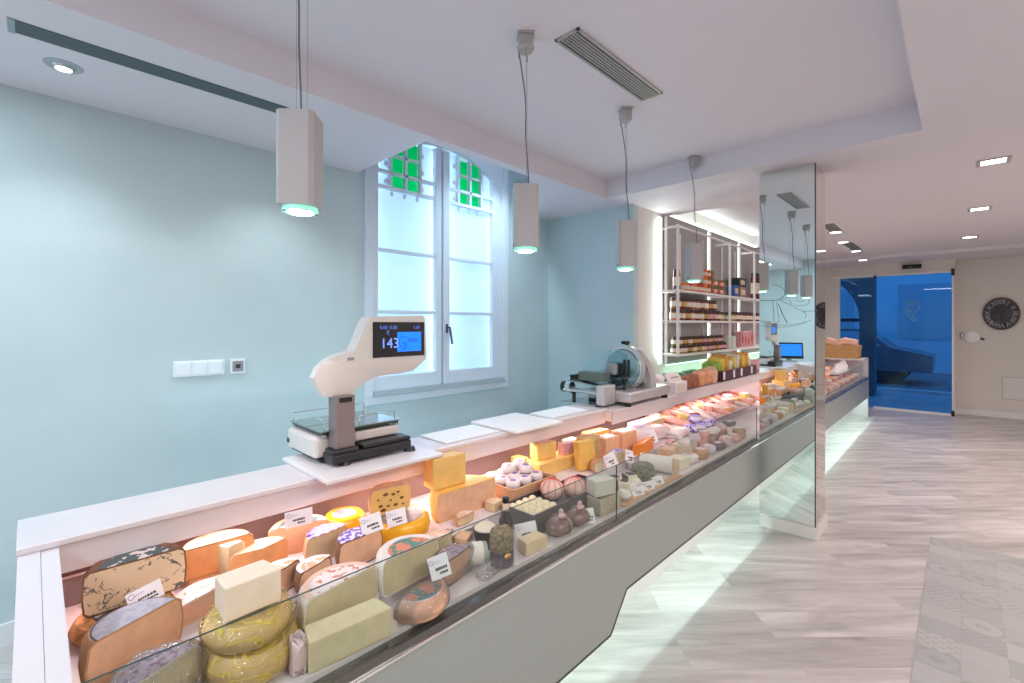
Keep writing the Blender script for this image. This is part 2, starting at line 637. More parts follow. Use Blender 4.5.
b = B(); bx(b, -0.07, XR, YF, YF + 0.1, 0, 3.2); bx(b, -0.09, -0.07, 10.45, YF + 0.1, 0, 3.2)
bx(b, XS, -1.62, 10.45, 10.55, 0, 3.2); bx(b, -1.62, -0.09, 10.45, 10.55, 2.37, 3.2)
struct('wall_front', b, M_WALLW)
# ceilings
b = B()
TX0, TX1, TY1 = -2.28, -0.16, 3.58
prism(b, [(XL, YB), (TX0, YB), (TX0, TY1), (TX1, TY1), (TX1, YB), (XR, YB), (XR, 9.6), (XS, 9.6), (XS, 7.4), (XS + 0.85, 7.4), (XS + 0.85, 4.6),
          (XS, 4.6), (XS, 3.99), (XL, 3.99), (XL, 3.72), (-2.36, 2.62), (-2.36, 1.68), (XL, 1.68)], 'z', ZC, ZT)
struct('ceiling', b, M_CEIL)
b = B(); bx(b, TX0 - 0.02, TX1 + 0.02, YB, TY1 + 0.02, ZT, ZT + 0.1); struct('ceiling', b, M_CEIL)
b = B(); bx(b, XS, XS + 0.86, 4.59, 7.42, ZC + 0.165, ZC + 0.265); struct('ceiling', b, M_CEIL)
b = B(); bx(b, XS, XR, 9.6, YF, ZC - 0.05, ZC + 0.165); struct('ceiling', b, M_CEIL)
b = B(); bx(b, XL - 0.1, TX0, 1.6, 3.99, 3.12, 3.2); bx(b, XL, -2.36, 1.6, 1.68, ZT, 3.12); bx(b, -2.36, -2.28, 1.6, 3.99, ZT, 3.12)
struct('ceiling', b, M_CEIL)
# baseboards
b = B(); bx(b, XL, XL + 0.015, YB, 3.9, 0, 0.1); struct('baseboard_left', b, M_WHITE)
b = B(); bx(b, -0.07, XR, YF - 0.015, YF, 0, 0.09); struct('baseboard_front', b, M_WHITE)

# LED cove over the shelf wall
b = B(); bx(b, XS + 0.02, XS + 0.05, 4.62, 7.38, ZC + 0.005, ZC + 0.02); t = obj('led_strip', b, mat('led_cove', (1, 1, 1), 0.5, emit=(0.86, 1.0, 0.94), es=3))
tag(t, 'white LED strip glowing in the ceiling cove above the shelf wall', 'light strip')
area('cove_light', (XS + 0.10, 6.0, ZC + 0.04), (0, PI, 0), 0.05, 2.7, 1.4, (0.86, 1.0, 0.94))


# ------------------------------------------------------------------ window
def window():
    w = thing('window', '', 'window', (XL, 0, 0))
    del w['label']; del w['category']
    w.name = 'window_1'
    w['kind'] = 'structure'
    mf = mat('window_frame_paint', (0.68, 0.74, 0.82), 0.4)
    mpane = None
    # translucent pane
    m = bpy.data.materials.new('frosted_pane'); m.use_nodes = True
    nt = m.node_tree
    for n in list(nt.nodes):
        if n.type != 'OUTPUT_MATERIAL': nt.nodes.remove(n)
    out = [n for n in nt.nodes if n.type == 'OUTPUT_MATERIAL'][0]
    tr = nt.nodes.new('ShaderNodeBsdfTranslucent'); tr.inputs[0].default_value = (0.85, 0.92, 1, 1)
    df = nt.nodes.new('ShaderNodeBsdfDiffuse'); df.inputs[0].default_value = (0.75, 0.85, 0.92, 1)
    mx = nt.nodes.new('ShaderNodeMixShader'); mx.inputs[0].default_value = 0.35
    nt.links.new(tr.outputs[0], mx.inputs[1]); nt.links.new(df.outputs[0], mx.inputs[2]); nt.links.new(mx.outputs[0], out.inputs[0])
    mg = bpy.data.materials.new('green_pane'); mg.use_nodes = True
    nt = mg.node_tree
    for n in list(nt.nodes):
        if n.type != 'OUTPUT_MATERIAL': nt.nodes.remove(n)
    out = [n for n in nt.nodes if n.type == 'OUTPUT_MATERIAL'][0]
    tr = nt.nodes.new('ShaderNodeBsdfTranslucent'); tr.inputs[0].default_value = (0.03, 0.80, 0.36, 1)
    df = nt.nodes.new('ShaderNodeBsdfDiffuse'); df.inputs[0].default_value = (0.0, 0.34, 0.14, 1)
    mx = nt.nodes.new('ShaderNodeMixShader'); mx.inputs[0].default_value = 0.3
    nt.links.new(tr.outputs[0], mx.inputs[1]); nt.links.new(df.outputs[0], mx.inputs[2]); nt.links.new(mx.outputs[0], out.inputs[0])
    # outer frame: proud of the wall
    f = B()
    bx(f, -0.02, 0.03, 1.735, 1.80, 0.946, 3.05, 0.004); bx(f, -0.02, 0.03, 3.19, 3.255, 0.946, 3.05, 0.004)
    bx(f, -0.05, -0.02, 2.44, 2.49, 0.985, 3.04)
    bx(f, -0.02, 0.03, 1.735, 3.255, 0.885, 0.945, 0.004)
    # arched head, spandrels fill the corners
    cy, a_, c0, c1 = 2.495, 0.70, 2.62, 0.40
    pts = [(3.20, 3.05)] + [(cy + a_ * math.cos(t), c0 + c1 * math.sin(t)) for t in [PI / 2 * i / 8 for i in range(0, 9)]] + [(cy, 3.05)]
    prism(f, pts, 'x', -0.02, 0.015)
    pts = [(1.79, 3.05), (cy, 3.05)] + [(cy - a_ * math.sin(t), c0 + c1 * math.cos(t)) for t in [PI / 2 * i / 8 for i in range(0, 9)]]
    prism(f, pts, 'x', -0.02, 0.015)
    obj('window_frame', f, mf, w)
    s = B(); bx(s, -0.04, 0.045, 1.802, 3.188, 0.947, 0.985); obj('window_sill', s, mat('sill_paint', (0.42, 0.48, 0.52), 0.5), w)
    for (y0, y1, g0, g1) in ((1.80, 2.455, 1.853, 2.395), (2.475, 3.19, 2.545, 3.062)):
        f = B()
        bx(f, -0.04, 0.008, y0, g0, 0.985, 3.0, 0.003); bx(f, -0.04, 0.008, g1, y1, 0.985, 3.0, 0.003)
        bx(f, -0.04, 0.008, g0, g1, 0.985, 1.095, 0.003)
        sash = obj('sash', f, mf, w)
        f = B()
        for z in (1.595, 2.075): bx(f, -0.03, 0.004, g0, g1, z - 0.014, z + 0.014, 0.003)
        bx(f, -0.03, 0.004, g0, g1, 2.555, 2.58)
        bx(f, -0.03, 0.004, g0, g1, 2.675, 2.70)
        q0, q1 = (1.965, 2.245) if y0 < 2 else (2.65, 2.925)
        qm = (q0 + q1) / 2
        for y in (q0, qm, q1): bx(f, -0.03, 0.006, y - 0.011, y + 0.011, 2.56, 3.0)
        for z in (2.69, 2.83): bx(f, -0.03, 0.006, q0, q1, z - 0.01, z + 0.01)
        obj('glazing_bar', f, mf, sash)
        # scalloped silhouettes on the bars
        p = B(); bx(p, -0.045, -0.038, g0, g1, 1.09, 2.57); obj('pane', p, m, sash)
        p = B(); bx(p, -0.045, -0.038, g0, q0, 2.57, 3.0); bx(p, -0.045, -0.038, q1, g1, 2.57, 3.0); obj('pane', p, m, sash)
        for (ya, yb) in ((q0, qm), (qm, q1)):
            for (za, zb) in ((2.57, 2.69), (2.69, 2.83), (2.83, 2.98)):
                p = B(); bx(p, -0.043, -0.036, ya + 0.008, yb - 0.008, za + 0.006, zb - 0.006); obj('green_pane', p, mg, sash)
        f = B()
        for y in (q0 - 0.03, q1 + 0.03):
            for z in (2.62, 2.76, 2.90): ball(f, (-0.02, y, z), (0.012, 0.022, 0.022), 1)
        for y in (q0 + 0.02, qm, q1 - 0.02): ball(f, (-0.02, y, 2.53), (0.012, 0.018, 0.024), 1)
        obj('ornament', f, mf, sash)
    h = B(); bx(h, 0.008, 0.018, 2.50, 2.52, 1.42, 1.50, 0.003)
    cyl(h, (0.02, 2.51, 1.47), (0.05, 2.51, 1.47), 0.008); box(h, (0.05, 2.525, 1.40), (0.014, 0.018, 0.15), rot=Matrix.Rotation(0.18, 4, 'X'), bev=0.004)
    obj('window_handle', h, mat('grey_handle', (0.10, 0.12, 0.14), 0.35, metal=0.5), w)
    # light box behind the frosted panes
    k = B()
    bx(k, -0.20, -0.19, 1.80, 3.22, 0.95, 3.1)
    obj('light_box', k, mat('lightbox_white', (0.75, 0.85, 0.95), 0.8), w)
    l = B()
    for y in (1.835, 2.41, 2.53, 3.09): bx(l, -0.078, -0.062, y - 0.008, y + 0.008, 1.0, 2.98)
    obj('led_edge', l, mat('led_window', (1, 1, 1), 0.5, emit=(0.84, 0.95, 1.0), es=8), w)
    return w


window()
area('window_backlight', (XL - 0.185, 2.5, 1.95), (0, -PI / 2, 0), 2.0, 1.3, 3.6, (0.72, 0.86, 1.0))


# ------------------------------------------------------------------ mirrored pillar
def pillar():
    p = thing('mirror_pillar', 'square ceiling-high pillar clad in mirror with white plinth, standing against the counter', 'pillar', (-1.084, 3.79, 0))
    b = B(); bx(b, 0.004, 0.350, 0.004, 0.316, 0.0, ZC); obj('core', b, M_WHITE, p)
    b = B(); bx(b, 0.0, 0.354, -0.004, 0.002, 0.085, ZC - 0.002); mp = obj('mirror_panel', b, M_MIRROR, p)
    b = B(); bx(b, 0.352, 0.358, 0.004, 0.316, 0.085, ZC - 0.002); obj('mirror_panel', b, M_MIRRORW, p)
    b = B(); bx(b, 0.3525, 0.3595, -0.006, 0.0035, 0.085, ZC - 0.002); obj('edge_trim', b, M_DARKM, p)
    b = B(); bx(b, 0.0, 0.37, -0.02, 0.0, 0.0, 0.085, 0.003); bx(b, 0.35, 0.37, 0.0, 0.33, 0.0, 0.085, 0.003)
    obj('plinth', b, mat('plinth_laminate', (0.70, 0.68, 0.66), 0.35), p)
    # line drawing etched on the mirror
    S = 8.54
    strokes = [
        [(150, 128), (190, 125), (235, 150), (265, 195), (240, 235), (190, 260), (120, 262), (40, 258)],
        [(150, 262), (158, 350), (162, 440)],
        [(180, 268), (205, 420), (195, 450)],
        [(200, 290), (230, 370), (275, 455)],
        [(205, 300), (240, 385), (270, 440)],
        [(200, 265), (250, 245), (330, 215)],
        [(220, 262), (300, 310), (330, 300), (290, 250)],
        [(335, 300), (400, 310), (450, 295), (480, 265), (440, 225), (400, 225)],
        [(340, 260), (400, 270), (445, 240)],
        [(45, 430), (110, 442), (180, 445)],
        [(45, 440), (100, 462), (200, 475), (300, 472), (400, 455), (480, 428)],
        [(60, 470), (130, 490), (250, 492), (350, 478), (430, 450)],
        [(405, 350), (440, 352), (520, 352)],
        [(405, 352), (440, 380), (425, 410)],
        [(300, 300), (380, 345), (430, 355)],
    ]
    ink = mat('etched_grey', (0.10, 0.15, 0.14), 0.4)
    for i, st in enumerate(strokes):
        pts = []
        for (u, v) in st:
            q = at(755 + u / S, 270 + v / S, y=3.784)
            pts.append((min(q.x, -0.735) + 1.084, -0.0045, q.z))
        curve('etched_drawing', pts, 0.0022 if i in (0, 3) else 0.0014, ink, mp, order='N' if len(pts) > 3 else 'POLY')
    return p


pillar()

# ------------------------------------------------------------------ the long counter
XF = -1.084
cn = thing('refrigerated_counter', 'long low refrigerated counter with grey gloss front panels, glass front and white worktop', 'counter', (XF, 0, 0))


def cobj(name, bm, m, smooth=None): return obj(name, bm, m, cn, smooth)


# local x = world x - XF
b = B(); bx(b, -0.80, -0.21, 0.05, 9.45, 0.0, 0.10); bx(b, -0.82, -0.205, 0.05, 9.45, 0.10, 0.60); cobj('body', b, M_WHITE)


def panel(y0, y1, notch=False):
    b = B()
    if notch:
        prism(b, [(y0, 0.165), (1.735, 0.165), (1.87, 0.31), (y1, 0.31), (y1, 0.60), (y0, 0.60)], 'x', -0.02, 0.0)
    else:
        prism(b, [(y0, 0.31), (y1, 0.31), (y1, 0.60), (y0, 0.60)], 'x', -0.02, 0.0)
    cobj('front_panel', b, M_PANEL)


panel(0.05, 3.786, True)
panel(4.13, 9.42)
b = B()
for (y0, y1, z0, z1) in ((0.05, 1.735, .161, .165),):
    bx(b, -0.022, 0.002, y0, y1, z0 - 0.004, z1)
bx(b, -0.022, 0.002, 1.87, 3.786, 0.302, 0.31)
box(b, (-0.010, 1.8025, 0.2355), (0.024, 0.198, 0.008), rot=Matrix.Rotation(math.atan2(0.145, 0.135), 4, 'X'))
cobj('panel_edge', b, M_DARKM)
b = B()
for (y0, y1) in ((0.05, 3.786), (4.13, 9.42)):
    bx(b, -0.035, 0.004, y0, y1, 0.602, 0.640)
cobj('front_rail', b, mat('dark_rail', (0.16, 0.155, 0.15), 0.25, metal=0.7))
b = B()
for (y0, y1) in ((0.05, 3.786), (4.13, 9.42)):
    bx(b, 0.0, 0.010, y0, y1, 0.606, 0.617, 0.003)
cobj('rail_trim', b, M_CHROME)
# glass in panels
for (y0, y1) in ((0.055, 1.798), (1.802, 3.76), (4.15, 6.0), (6.003, 9.0)):
    b = B(); bx(b, -0.013, -0.009, y0, y1, 0.642, 0.876); g = cobj('front_glass', b, M_GLASS)
    b = B(); bx(b, -0.013, -0.009, y0, y1, 0.8762, 0.8775)
    if y0 < 4: bx(b, -0.013, -0.009, y1, y1 + 0.003, 0.642, 0.8775)
    obj('polished_edge', b, M_GEDGE, g)
# inner display
b = B(); bx(b, -0.32, -0.036, 0.05, 3.9, 0.60, 0.655); bx(b, -0.73, -0.30, 0.05, 1.30, 0.60, 0.70); bx(b, -0.73, -0.32, 1.30, 3.9, 0.60, 0.70); bx(b, -0.78, -0.036, 3.9, 9.42, 0.60, 0.655)
cobj('display_tray', b, M_TRAY)
b = B(); bx(b, -0.75, -0.73, 0.05, 3.45, 0.60, 0.875); cobj('back_lining', b, M_BROWN)
b = B(); bx(b, -0.728, -0.712, 0.05, 0.19, 0.795, 0.835); cobj('vent_slot', b, mat('slot_dark', (0.08, 0.03, 0.03), 0.6))
b = B(); bx(b, -0.73, -0.719, 0.05, 0.2, 0.785, 0.845); cobj('vent_frame', b, M_TRAY)
# worktop
b = B()
bx(b, -0.82, -0.571, -0.025, 2.60, 0.932, 0.95, 0.003)
bx(b, -0.86, -0.505, 2.60, 3.50, 0.928, 0.95, 0.003)
bx(b, -1.10, -0.535, 3.50, 9.42, 0.932, 0.95, 0.003)
cobj('worktop', b, M_TOP)
b = B()
bx(b, -0.80, -0.585, 0.05, 2.60, 0.875, 0.932); bx(b, -0.80, -0.53, 2.60, 3.48, 0.87, 0.928); bx(b, -1.05, -0.55, 3.48, 9.42, 0.875, 0.932)
bx(b, -0.591, -0.583, 0.05, 2.60, 0.856, 0.93); bx(b, -0.536, -0.528, 2.60, 3.48, 0.852, 0.926); bx(b, -0.556, -0.548, 3.48, 9.42, 0.856, 0.93)
bx(b, -0.82, -0.75, 0.05, 3.48, 0.60, 0.875)
bx(b, -1.10, -0.78, 3.48, 9.42, 0.10, 0.875)
cobj('canopy', b, M_TRAY)
# end panel (near) : two layers with a seam
b = B()
prism(b, [(-0.82, 0.0), (0.0, 0.0), (0.0, 0.885), (-0.571, 0.932), (-0.82, 0.932)], 'y', -0.022, 0.017)
prism(b, [(-0.80, 0.0), (0.0, 0.0), (0.0, 0.885), (-0.574, 0.931), (-0.80, 0.931)], 'y', 0.0178, 0.05)
cobj('end_panel', b, mat('end_panel_white', (0.68, 0.66, 0.69), 0.4))
# far end cabinet
b = B()
prism(b, [(-0.82, 0.0), (0.0, 0.0), (0.0, 0.95), (-0.82, 0.95)], 'y', 9.42, 9.48)
bx(b, -0.56, 0.0, 9.0, 9.42, 0.93, 0.95)
bx(b, -0.30, -0.24, 9.0, 9.06, 0.66, 0.93)
cobj('end_panel', b, mat('end_panel_white', (0.68, 0.66, 0.69), 0.4))
# LED strips of the counter
b = B(); bx(b, -0.625, -0.615, 0.08, 3.45, 0.868, 0.874); bx(b, -0.60, -0.59, 3.52, 9.0, 0.868, 0.874); cobj('display_led', b, M_LEDP)
b = B(); bx(b, -0.19, -0.18, 0.08, 9.3, 0.575, 0.585); cobj('plinth_led', b, M_LEDM)
R_DOWN = (0, 0, 0)
area('display_light', (XF - 0.61, 0.95, 0.864), (0, math.radians(-32), 0), 0.02, 1.8, 6.0, PINK)
area('display_light', (XF - 0.60, 2.65, 0.864), (0, math.radians(-32), 0), 0.02, 1.6, 3.2, PINK)
area('display_light', (XF - 0.58, 6.3, 0.864), (0, math.radians(-32), 0), 0.02, 5.4, 6.0, (1.0, 0.76, 0.72))
area('plinth_light', (XF - 0.12, 1.9, 0.565), (0, math.radians(0), 0), 0.02, 3.7, 10, MINT)
area('plinth_light', (XF - 0.12, 6.8, 0.565), (0, math.radians(0), 0), 0.02, 5.2, 14, MINT)

# ------------------------------------------------------------------ ceiling fittings
m_pend = mat('pendant_grey', (0.44, 0.42, 0.42), 0.45)


def pendant(x, y, label, zb=1.83, zt=2.11, full=True):
    p = thing('pendant_lamp', label, 'lamp', (x, y, zb), math.radians(-42), 'box pendant lamps over the counter')
    a, c = 0.054, 0.012
    oc = [(a, -a + c), (a, a - c), (a - c, a), (-a + c, a), (-a, a - c), (-a, -a + c), (-a + c, -a), (a - c, -a)]
    b = B(); prism(b, oc, 'z', 0.008, zt - zb); obj('shade', b, m_pend, p)
    b = B(); cyl(b, (0, 0, -0.006), (0, 0, 0.008), 0.052, 0.050, 32); obj('rim', b, mat('teal_glow_rim', (0.3, 0.5, 0.45), 0.2, emit=(0.25, 0.85, 0.65), es=0.7), p, 30)
    b = B(); cyl(b, (0, 0, -0.010), (0, 0, -0.005), 0.034, 0.040, 32); obj('lens', b, mat('pendant_lens', (1, 1, 1), 0.4, emit=(0.8, 1.0, 0.92), es=9), p, 30)
    for s in (0.6, 2.2, 3.8, 5.4):
        b = B(); box(b, (0.047 * math.cos(s), 0.047 * math.sin(s), -0.002), (0.006, 0.02, 0.010), rz=s); obj('clip', b, M_BLACK, p)
    H = ZT - zb
    b = B(); box(b, (0, 0, H - 0.034), (0.062, 0.062, 0.05), bev=0.006); box(b, (0, 0, H - 0.004), (0.075, 0.075, 0.008), bev=0.002)
    cyl(b, (0, 0, H - 0.075), (0, 0, H - 0.058), 0.030, 0.040, 20)
    obj('ceiling_cap', b, m_pend, p, 30)
    for (u, v) in ((0.03, 0.0), (-0.03, 0.01), (0.0, -0.03)):
        b = B(); cyl(b, (u, v, H - 0.10), (u, v, H - 0.06), 0.004, 0.004, 8); obj('wire_grip', b, M_STEEL, p)
    for (u, v) in ((0.03, 0.0), (-0.03, 0.01)):
        b = B(); cyl(b, (u, v, zt - zb), (u, v, H - 0.06), 0.0009, 0.0009, 6); obj('suspension_wire', b, mat('wire_grey', (0.35, 0.35, 0.38), 0.4), p)
    z0, z1 = zt - zb, H - 0.07
    pts = [(0.025, 0.012, z0), (0.024, 0.010, z0 + 0.10), (0.004, -0.006, z0 + 0.22), (0.018, 0.008, z0 + 0.36), (0.006, -0.02, z1 - 0.08), (0.0, -0.03, z1)]
    curve('power_cord', pts, 0.0030, mat('cord_grey', (0.16, 0.16, 0.19), 0.5), p, order='N', res=6)
    b = B(); box(b, (0.004, -0.0545, 0.04), (0.02, 0.003, 0.010)) if False else box(b, (0.02, -0.0548, 0.018), (0.028, 0.002, 0.010)); obj('maker_plate', b, mat('plate_green', (0.05, 0.14, 0.12), 0.4), p)
    spot('pendant_light', (x, y, zb - 0.012), 14, (1.0, 0.73, 0.69), 95, 0.8, 0.03)
    return p


pendant(-1.445, 0.57, 'grey box pendant lamp hanging nearest the camera, beside the digital scale', 1.845, 2.13)
pendant(-1.394, 1.53, 'grey box pendant lamp hanging in front of the bright window')
pendant(-1.442, 2.47, 'grey box pendant lamp hanging above the meat slicer')
pendant(-1.475, 3.54, 'furthest grey box pendant lamp, hanging in front of the product shelves')

# tray ceiling vent
v = thing('ceiling_vent', 'long slatted air vent set in the raised ceiling above the counter', 'air vent', (-1.255, 2.04, ZT))
b = B(); bx(b, -0.055, 0.055, -0.385, 0.385, -0.003, 0.0); obj('backing', b, M_BLACK, v)
b = B()
bx(b, -0.065, -0.053, -0.395, 0.395, -0.010, 0); bx(b, 0.053, 0.065, -0.395, 0.395, -0.010, 0)
bx(b, -0.065, 0.065, -0.395, -0.383, -0.010, 0); bx(b, -0.065, 0.065, 0.383, 0.395, -0.010, 0)
obj('frame', b, m_pend, v)
for i in range(6):
    b = B(); x = -0.0375 + i * 0.015; bx(b, x - 0.0035, x + 0.0035, -0.384, 0.384, -0.009, -0.003); obj('slat', b, m_pend, v)
# slot diffuser left ceiling
v = thing('slot_diffuser', 'very long narrow dark air slot in the lower ceiling at top left', 'air vent', (-2.555, 0.45, ZC))
b = B(); bx(b, -0.052, 0.052, -0.49, 0.47, -0.004, 0); obj('slot', b, mat('slot_slate', (0.085, 0.12, 0.14), 0.6), v)
for (ya, yb) in ((-0.51, -0.49), (0.47, 0.48)):
    b = B(); bx(b, -0.056, 0.056, ya, yb, -0.007, 0); obj('end_cap', b, mat('cap_grey', (0.30, 0.38, 0.40), 0.4), v)
# round downlight
v = thing('recessed_downlight', 'round recessed downlight in the lower ceiling beside the long dark slot', 'ceiling light', (-2.80, 0.10, ZC))
b = B(); revolve(b, [(0.040, -0.004), (0.062, -0.004), (0.066, 0), (0.040, 0)], seg=40); obj('trim_ring', b, mat('ring_grey', (0.42, 0.47, 0.52), 0.4), v, 30)
b = B(); revolve(b, [(0.028, -0.016), (0.040, -0.005), (0.040, 0), (0.028, 0)], seg=32); obj('bezel', b, M_STEEL, v, 30)
b = B(); cyl(b, (0, 0, -0.014), (0, 0, -0.001), 0.028, 0.030, 24); obj('lens', b, M_LAMP, v)
spot('downlight', (-2.80, 0.10, ZC - 0.03), 20, (0.88, 0.97, 1.0), 110, 0.9, 0.04)
spot('downlight', (-2.80, 1.05, ZC - 0.03), 22, (0.88, 0.97, 1.0), 110, 0.9, 0.04)
spot('downlight', (-2.80, -1.0, ZC - 0.03), 14, (0.88, 0.97, 1.0), 110, 0.9, 0.04)


def square_light(x, y, label, grp, z=ZC, power=26, w=0.085):
    v = thing('square_downlight', label, 'ceiling light', (x, y, z), 0, grp)
    b = B()
    bx(b, -w, w, -w, -w * 0.72, -0.006, 0); bx(b, -w, w, w * 0.72, w, -0.006, 0); bx(b, -w, -w * 0.72, -w * 0.72, w * 0.72, -0.006, 0); bx(b, w * 0.72, w, -w * 0.72, w * 0.72, -0.006, 0)
    obj('frame', b, m_pend, v)
    b = B(); bx(b, -w * 0.72, w * 0.72, -w * 0.72, w * 0.72, -0.003, 0); obj('lens', b, M_LAMP, v)
    spot('square_light', (x, y, z - 0.02), power, WARM, 120, 0.9, 0.05)


square_light(0.16, 4.6, 'square recessed ceiling light nearest the camera on the right of the ceiling', 'square downlights on the right', power=34)
square_light(0.13, 6.4, 'square recessed ceiling light, middle one of the right row', 'square downlights on the right', power=30)
square_light(0.08, 8.4, 'square recessed ceiling light furthest back on the right, above the clock side', 'square downlights on the right', power=30)
square_light(-1.10, 6.82, 'square recessed ceiling light just right of the mirrored pillar top', 'square downlights over the far counter', w=0.075)
square_light(-1.16, 7.72, 'square recessed ceiling light at the near end of the small ceiling vent', 'square downlights over the far counter', w=0.075)
square_light(-1.16, 8.80, 'square recessed ceiling light at the far end of the small ceiling vent', 'square downlights over the far counter', w=0.075)
square_light(-1.18, 9.66, 'square recessed ceiling light nearest the blue glass door', 'square downlights over the far counter', z=ZC - 0.05, w=0.075)
for (vx, y0, y1, lab) in ((-1.13, 7.85, 8.66, 'small dark ceiling vent between two square lights beyond the pillar'), (-1.08, 6.2, 6.7, 'dark ceiling vent corner beside the mirrored pillar')):
    v = thing('ceiling_vent', lab, 'air vent', (vx, (y0 + y1) / 2, ZC))
    h = (y1 - y0) / 2
    b = B(); bx(b, -0.06, 0.06, -h, h, -0.003, 0); obj('backing', b, M_BLACK, v)
    for i in range(5):
        b = B(); x = -0.05 + i * 0.025; bx(b, x - 0.004, x + 0.004, -h, h, -0.009, -0.003); obj('slat', b, m_pend, v)
# housings added for the unseen fill lights around the photographer
for (x, y, sx, sy, lab) in ((1.5, 1.0, .6, 2.4, 'long ceiling light panel beside the photographer'), (1.7, 5.5, .6, 3.0, 'long ceiling light panel along the right wall'),
                            (-0.65, -1.7, 1.5, .6, 'wide ceiling light panel behind the photographer'), (-2.75, -1.2, .5, 1.4, 'short ceiling light panel over the checkout')):
    z = ZT if lab[:4] == 'wide' else ZC
    v = thing('fill_panel', lab, 'ceiling light', (x, y, z))
    b = B(); bx(b, -sx / 2 - 0.02, sx / 2 + 0.02, -sy / 2 - 0.02, sy / 2 + 0.02, -0.026, -0.001); obj('housing', b, M_WHITE, v)

# ------------------------------------------------------------------ front door and street
d = thing('door_1', '', '', (0, 10.46, 0)); del d['label']; del d['category']; d['kind'] = 'structure'
b = B(); bx(b, -1.62, -1.105, 0.0, 0.012, 0.03, 2.34); obj('side_light', b, M_DOORG, d)
b = B(); bx(b, -1.10, -0.10, -0.03, -0.018, 0.03, 2.34); leaf = obj('door_glass', b, M_DOORG, d)
b = B(); bx(b, -1.75, -0.09, -0.035, 0.05, 2.34, 2.375); obj('head_rail', b, M_WHITE, d)
b = B(); bx(b, -1.12, -0.09, -0.04, 0.02, 0.0, 0.035); obj('threshold', b, M_WHITE, d)
b = B(); bx(b, -0.105, -0.088, -0.045, -0.01, 0.10, 2.30); obj('door_edge', b, M_WHITE, d)
b = B(); bx(b, -0.115, -0.075, -0.055, -0.005, 2.29, 2.40); bx(b, -0.115, -0.075, -0.055, -0.005, 0.0, 0.08); bx(b, -1.12, -1.08, -0.05, -0.005, 2.30, 2.36); obj('hinge', b, M_BLACK, d)
# frosted swirl logo on the door
lm = mat('frost_logo', (0.16, 0.42, 0.62), 0.5, emit=(0.1, 0.3, 0.5), es=0.0)
for st in ([(300, 235), (340, 215), (400, 230), (440, 280), (450, 330), (420, 370), (370, 370), (320, 330), (300, 270), (340, 235), (400, 260)],
           [(290, 320), (290, 380), (330, 430), (380, 470), (420, 465), (390, 420), (330, 370), (310, 330)],
           [(300, 285), (340, 280), (400, 300)], [(450, 290), (470, 270)]):
    pts = []
    for (u, w_) in st:
        q = at(880 + u / 11.39, 280 + w_ / 11.39, y=10.43)
        pts.append((q.x, -0.034, q.z))
    curve('frosted_logo', pts, 0.009, lm, leaf, order='N' if len(pts) > 3 else 'POLY')

# emergency sign box above door
v = thing('exit_box', 'small black rectangular sensor box on the ceiling edge above the glass door', 'sensor', (-0.60, 10.40, 2.475))
b = B(); bx(b, -0.125, 0.125, -0.03, 0.03, -0.035, 0.035, 0.006); obj('case', b, M_BLACK, v)
b = B(); bx(b, -0.04, 0.0, -0.033, -0.029, -0.02, -0.005); obj('sensor_window', b, mat('sensor_grey', (0.25, 0.2, 0.2), 0.3), v)

# street outside
M_ASPH = mat('asphalt', (0.16, 0.18, 0.2), 0.7, var=0.15, vscale=3)
b = B(); bx(b, -14, 12, 10.58, 30, -0.16, -0.06); struct('ground', b, M_ASPH).name = 'street_ground'
s = bpy.data.objects['street_ground']; s['kind'] = 'structure'
b = B(); bx(b, -14, 12, 10.56, 13.4, -0.06, -0.01); o = obj('pavement', b, mat('pavement_stone', (0.30, 0.31, 0.33), 0.6, var=0.15, vscale=2)); o['kind'] = 'structure'
b = B(); bx(b, -14, 12, 13.4, 13.6, -0.06, 0.05); o = obj('kerb', b, mat('kerb_stone', (0.5, 0.5, 0.52), 0.6)); o['kind'] = 'structure'
bd = thing('street_building', 'dark blue building across the street seen through the glass door', 'building', (0, 20, 0))
M_BLD = mat('stucco', (0.60, 0.62, 0.66), 0.8, var=0.1, vscale=0.6)
b = B(); bx(b, -12, 6.5, 0, 3, -0.1, 8); obj('wall', b, M_BLD, bd)
for (x, z, w_, h) in ((-9, 1.0, 1.4, 2.0), (-6.4, 1.0, 1.4, 2.0), (-3.9, 0.0, 1.2, 2.7), (-1.5, 1.0, 1.6, 1.8), (1.2, 0.8, 1.6, 2.0), (3.6, 1.0, 1.4, 1.8), (-6.4, 4.6, 1.2, 1.8), (-3.9, 4.6, 1.2, 1.8), (-1.4, 4.6, 1.2, 1.8), (1.2, 4.6, 1.2, 1.8)):
    b = B(); bx(b, x, x + w_, -0.03, 0.0, z, z + h); wf = obj('window', b, mat('street_glass', (0.42, 0.44, 0.48), 0.6), bd)
# arched porch on the left of the street view
po = thing('stone_arch', 'dark arched porch outside at the left of the glass door', 'arch', (-2.4, 12.2, 0))
b = B()
pts = [(-1.4, 0), (-1.15, 0)] + [(-0.15 - 1.0 * math.cos(t), 1.6 + 1.0 * math.sin(t)) for t in [PI * i / 14 for i in range(15)]] + [(0.85, 0), (1.1, 0), (1.1, 3.2), (-1.4, 3.2)]
prism(b, pts, 'y', 0, 0.4); obj('arch_wall', b, mat('dark_stone', (0.09, 0.10, 0.12), 0.8), po)
b = B(); bx(b, -1.1, 0.84, 0.15, 0.22, 1.55, 1.62); obj('transom', b, M_BLACK, po)


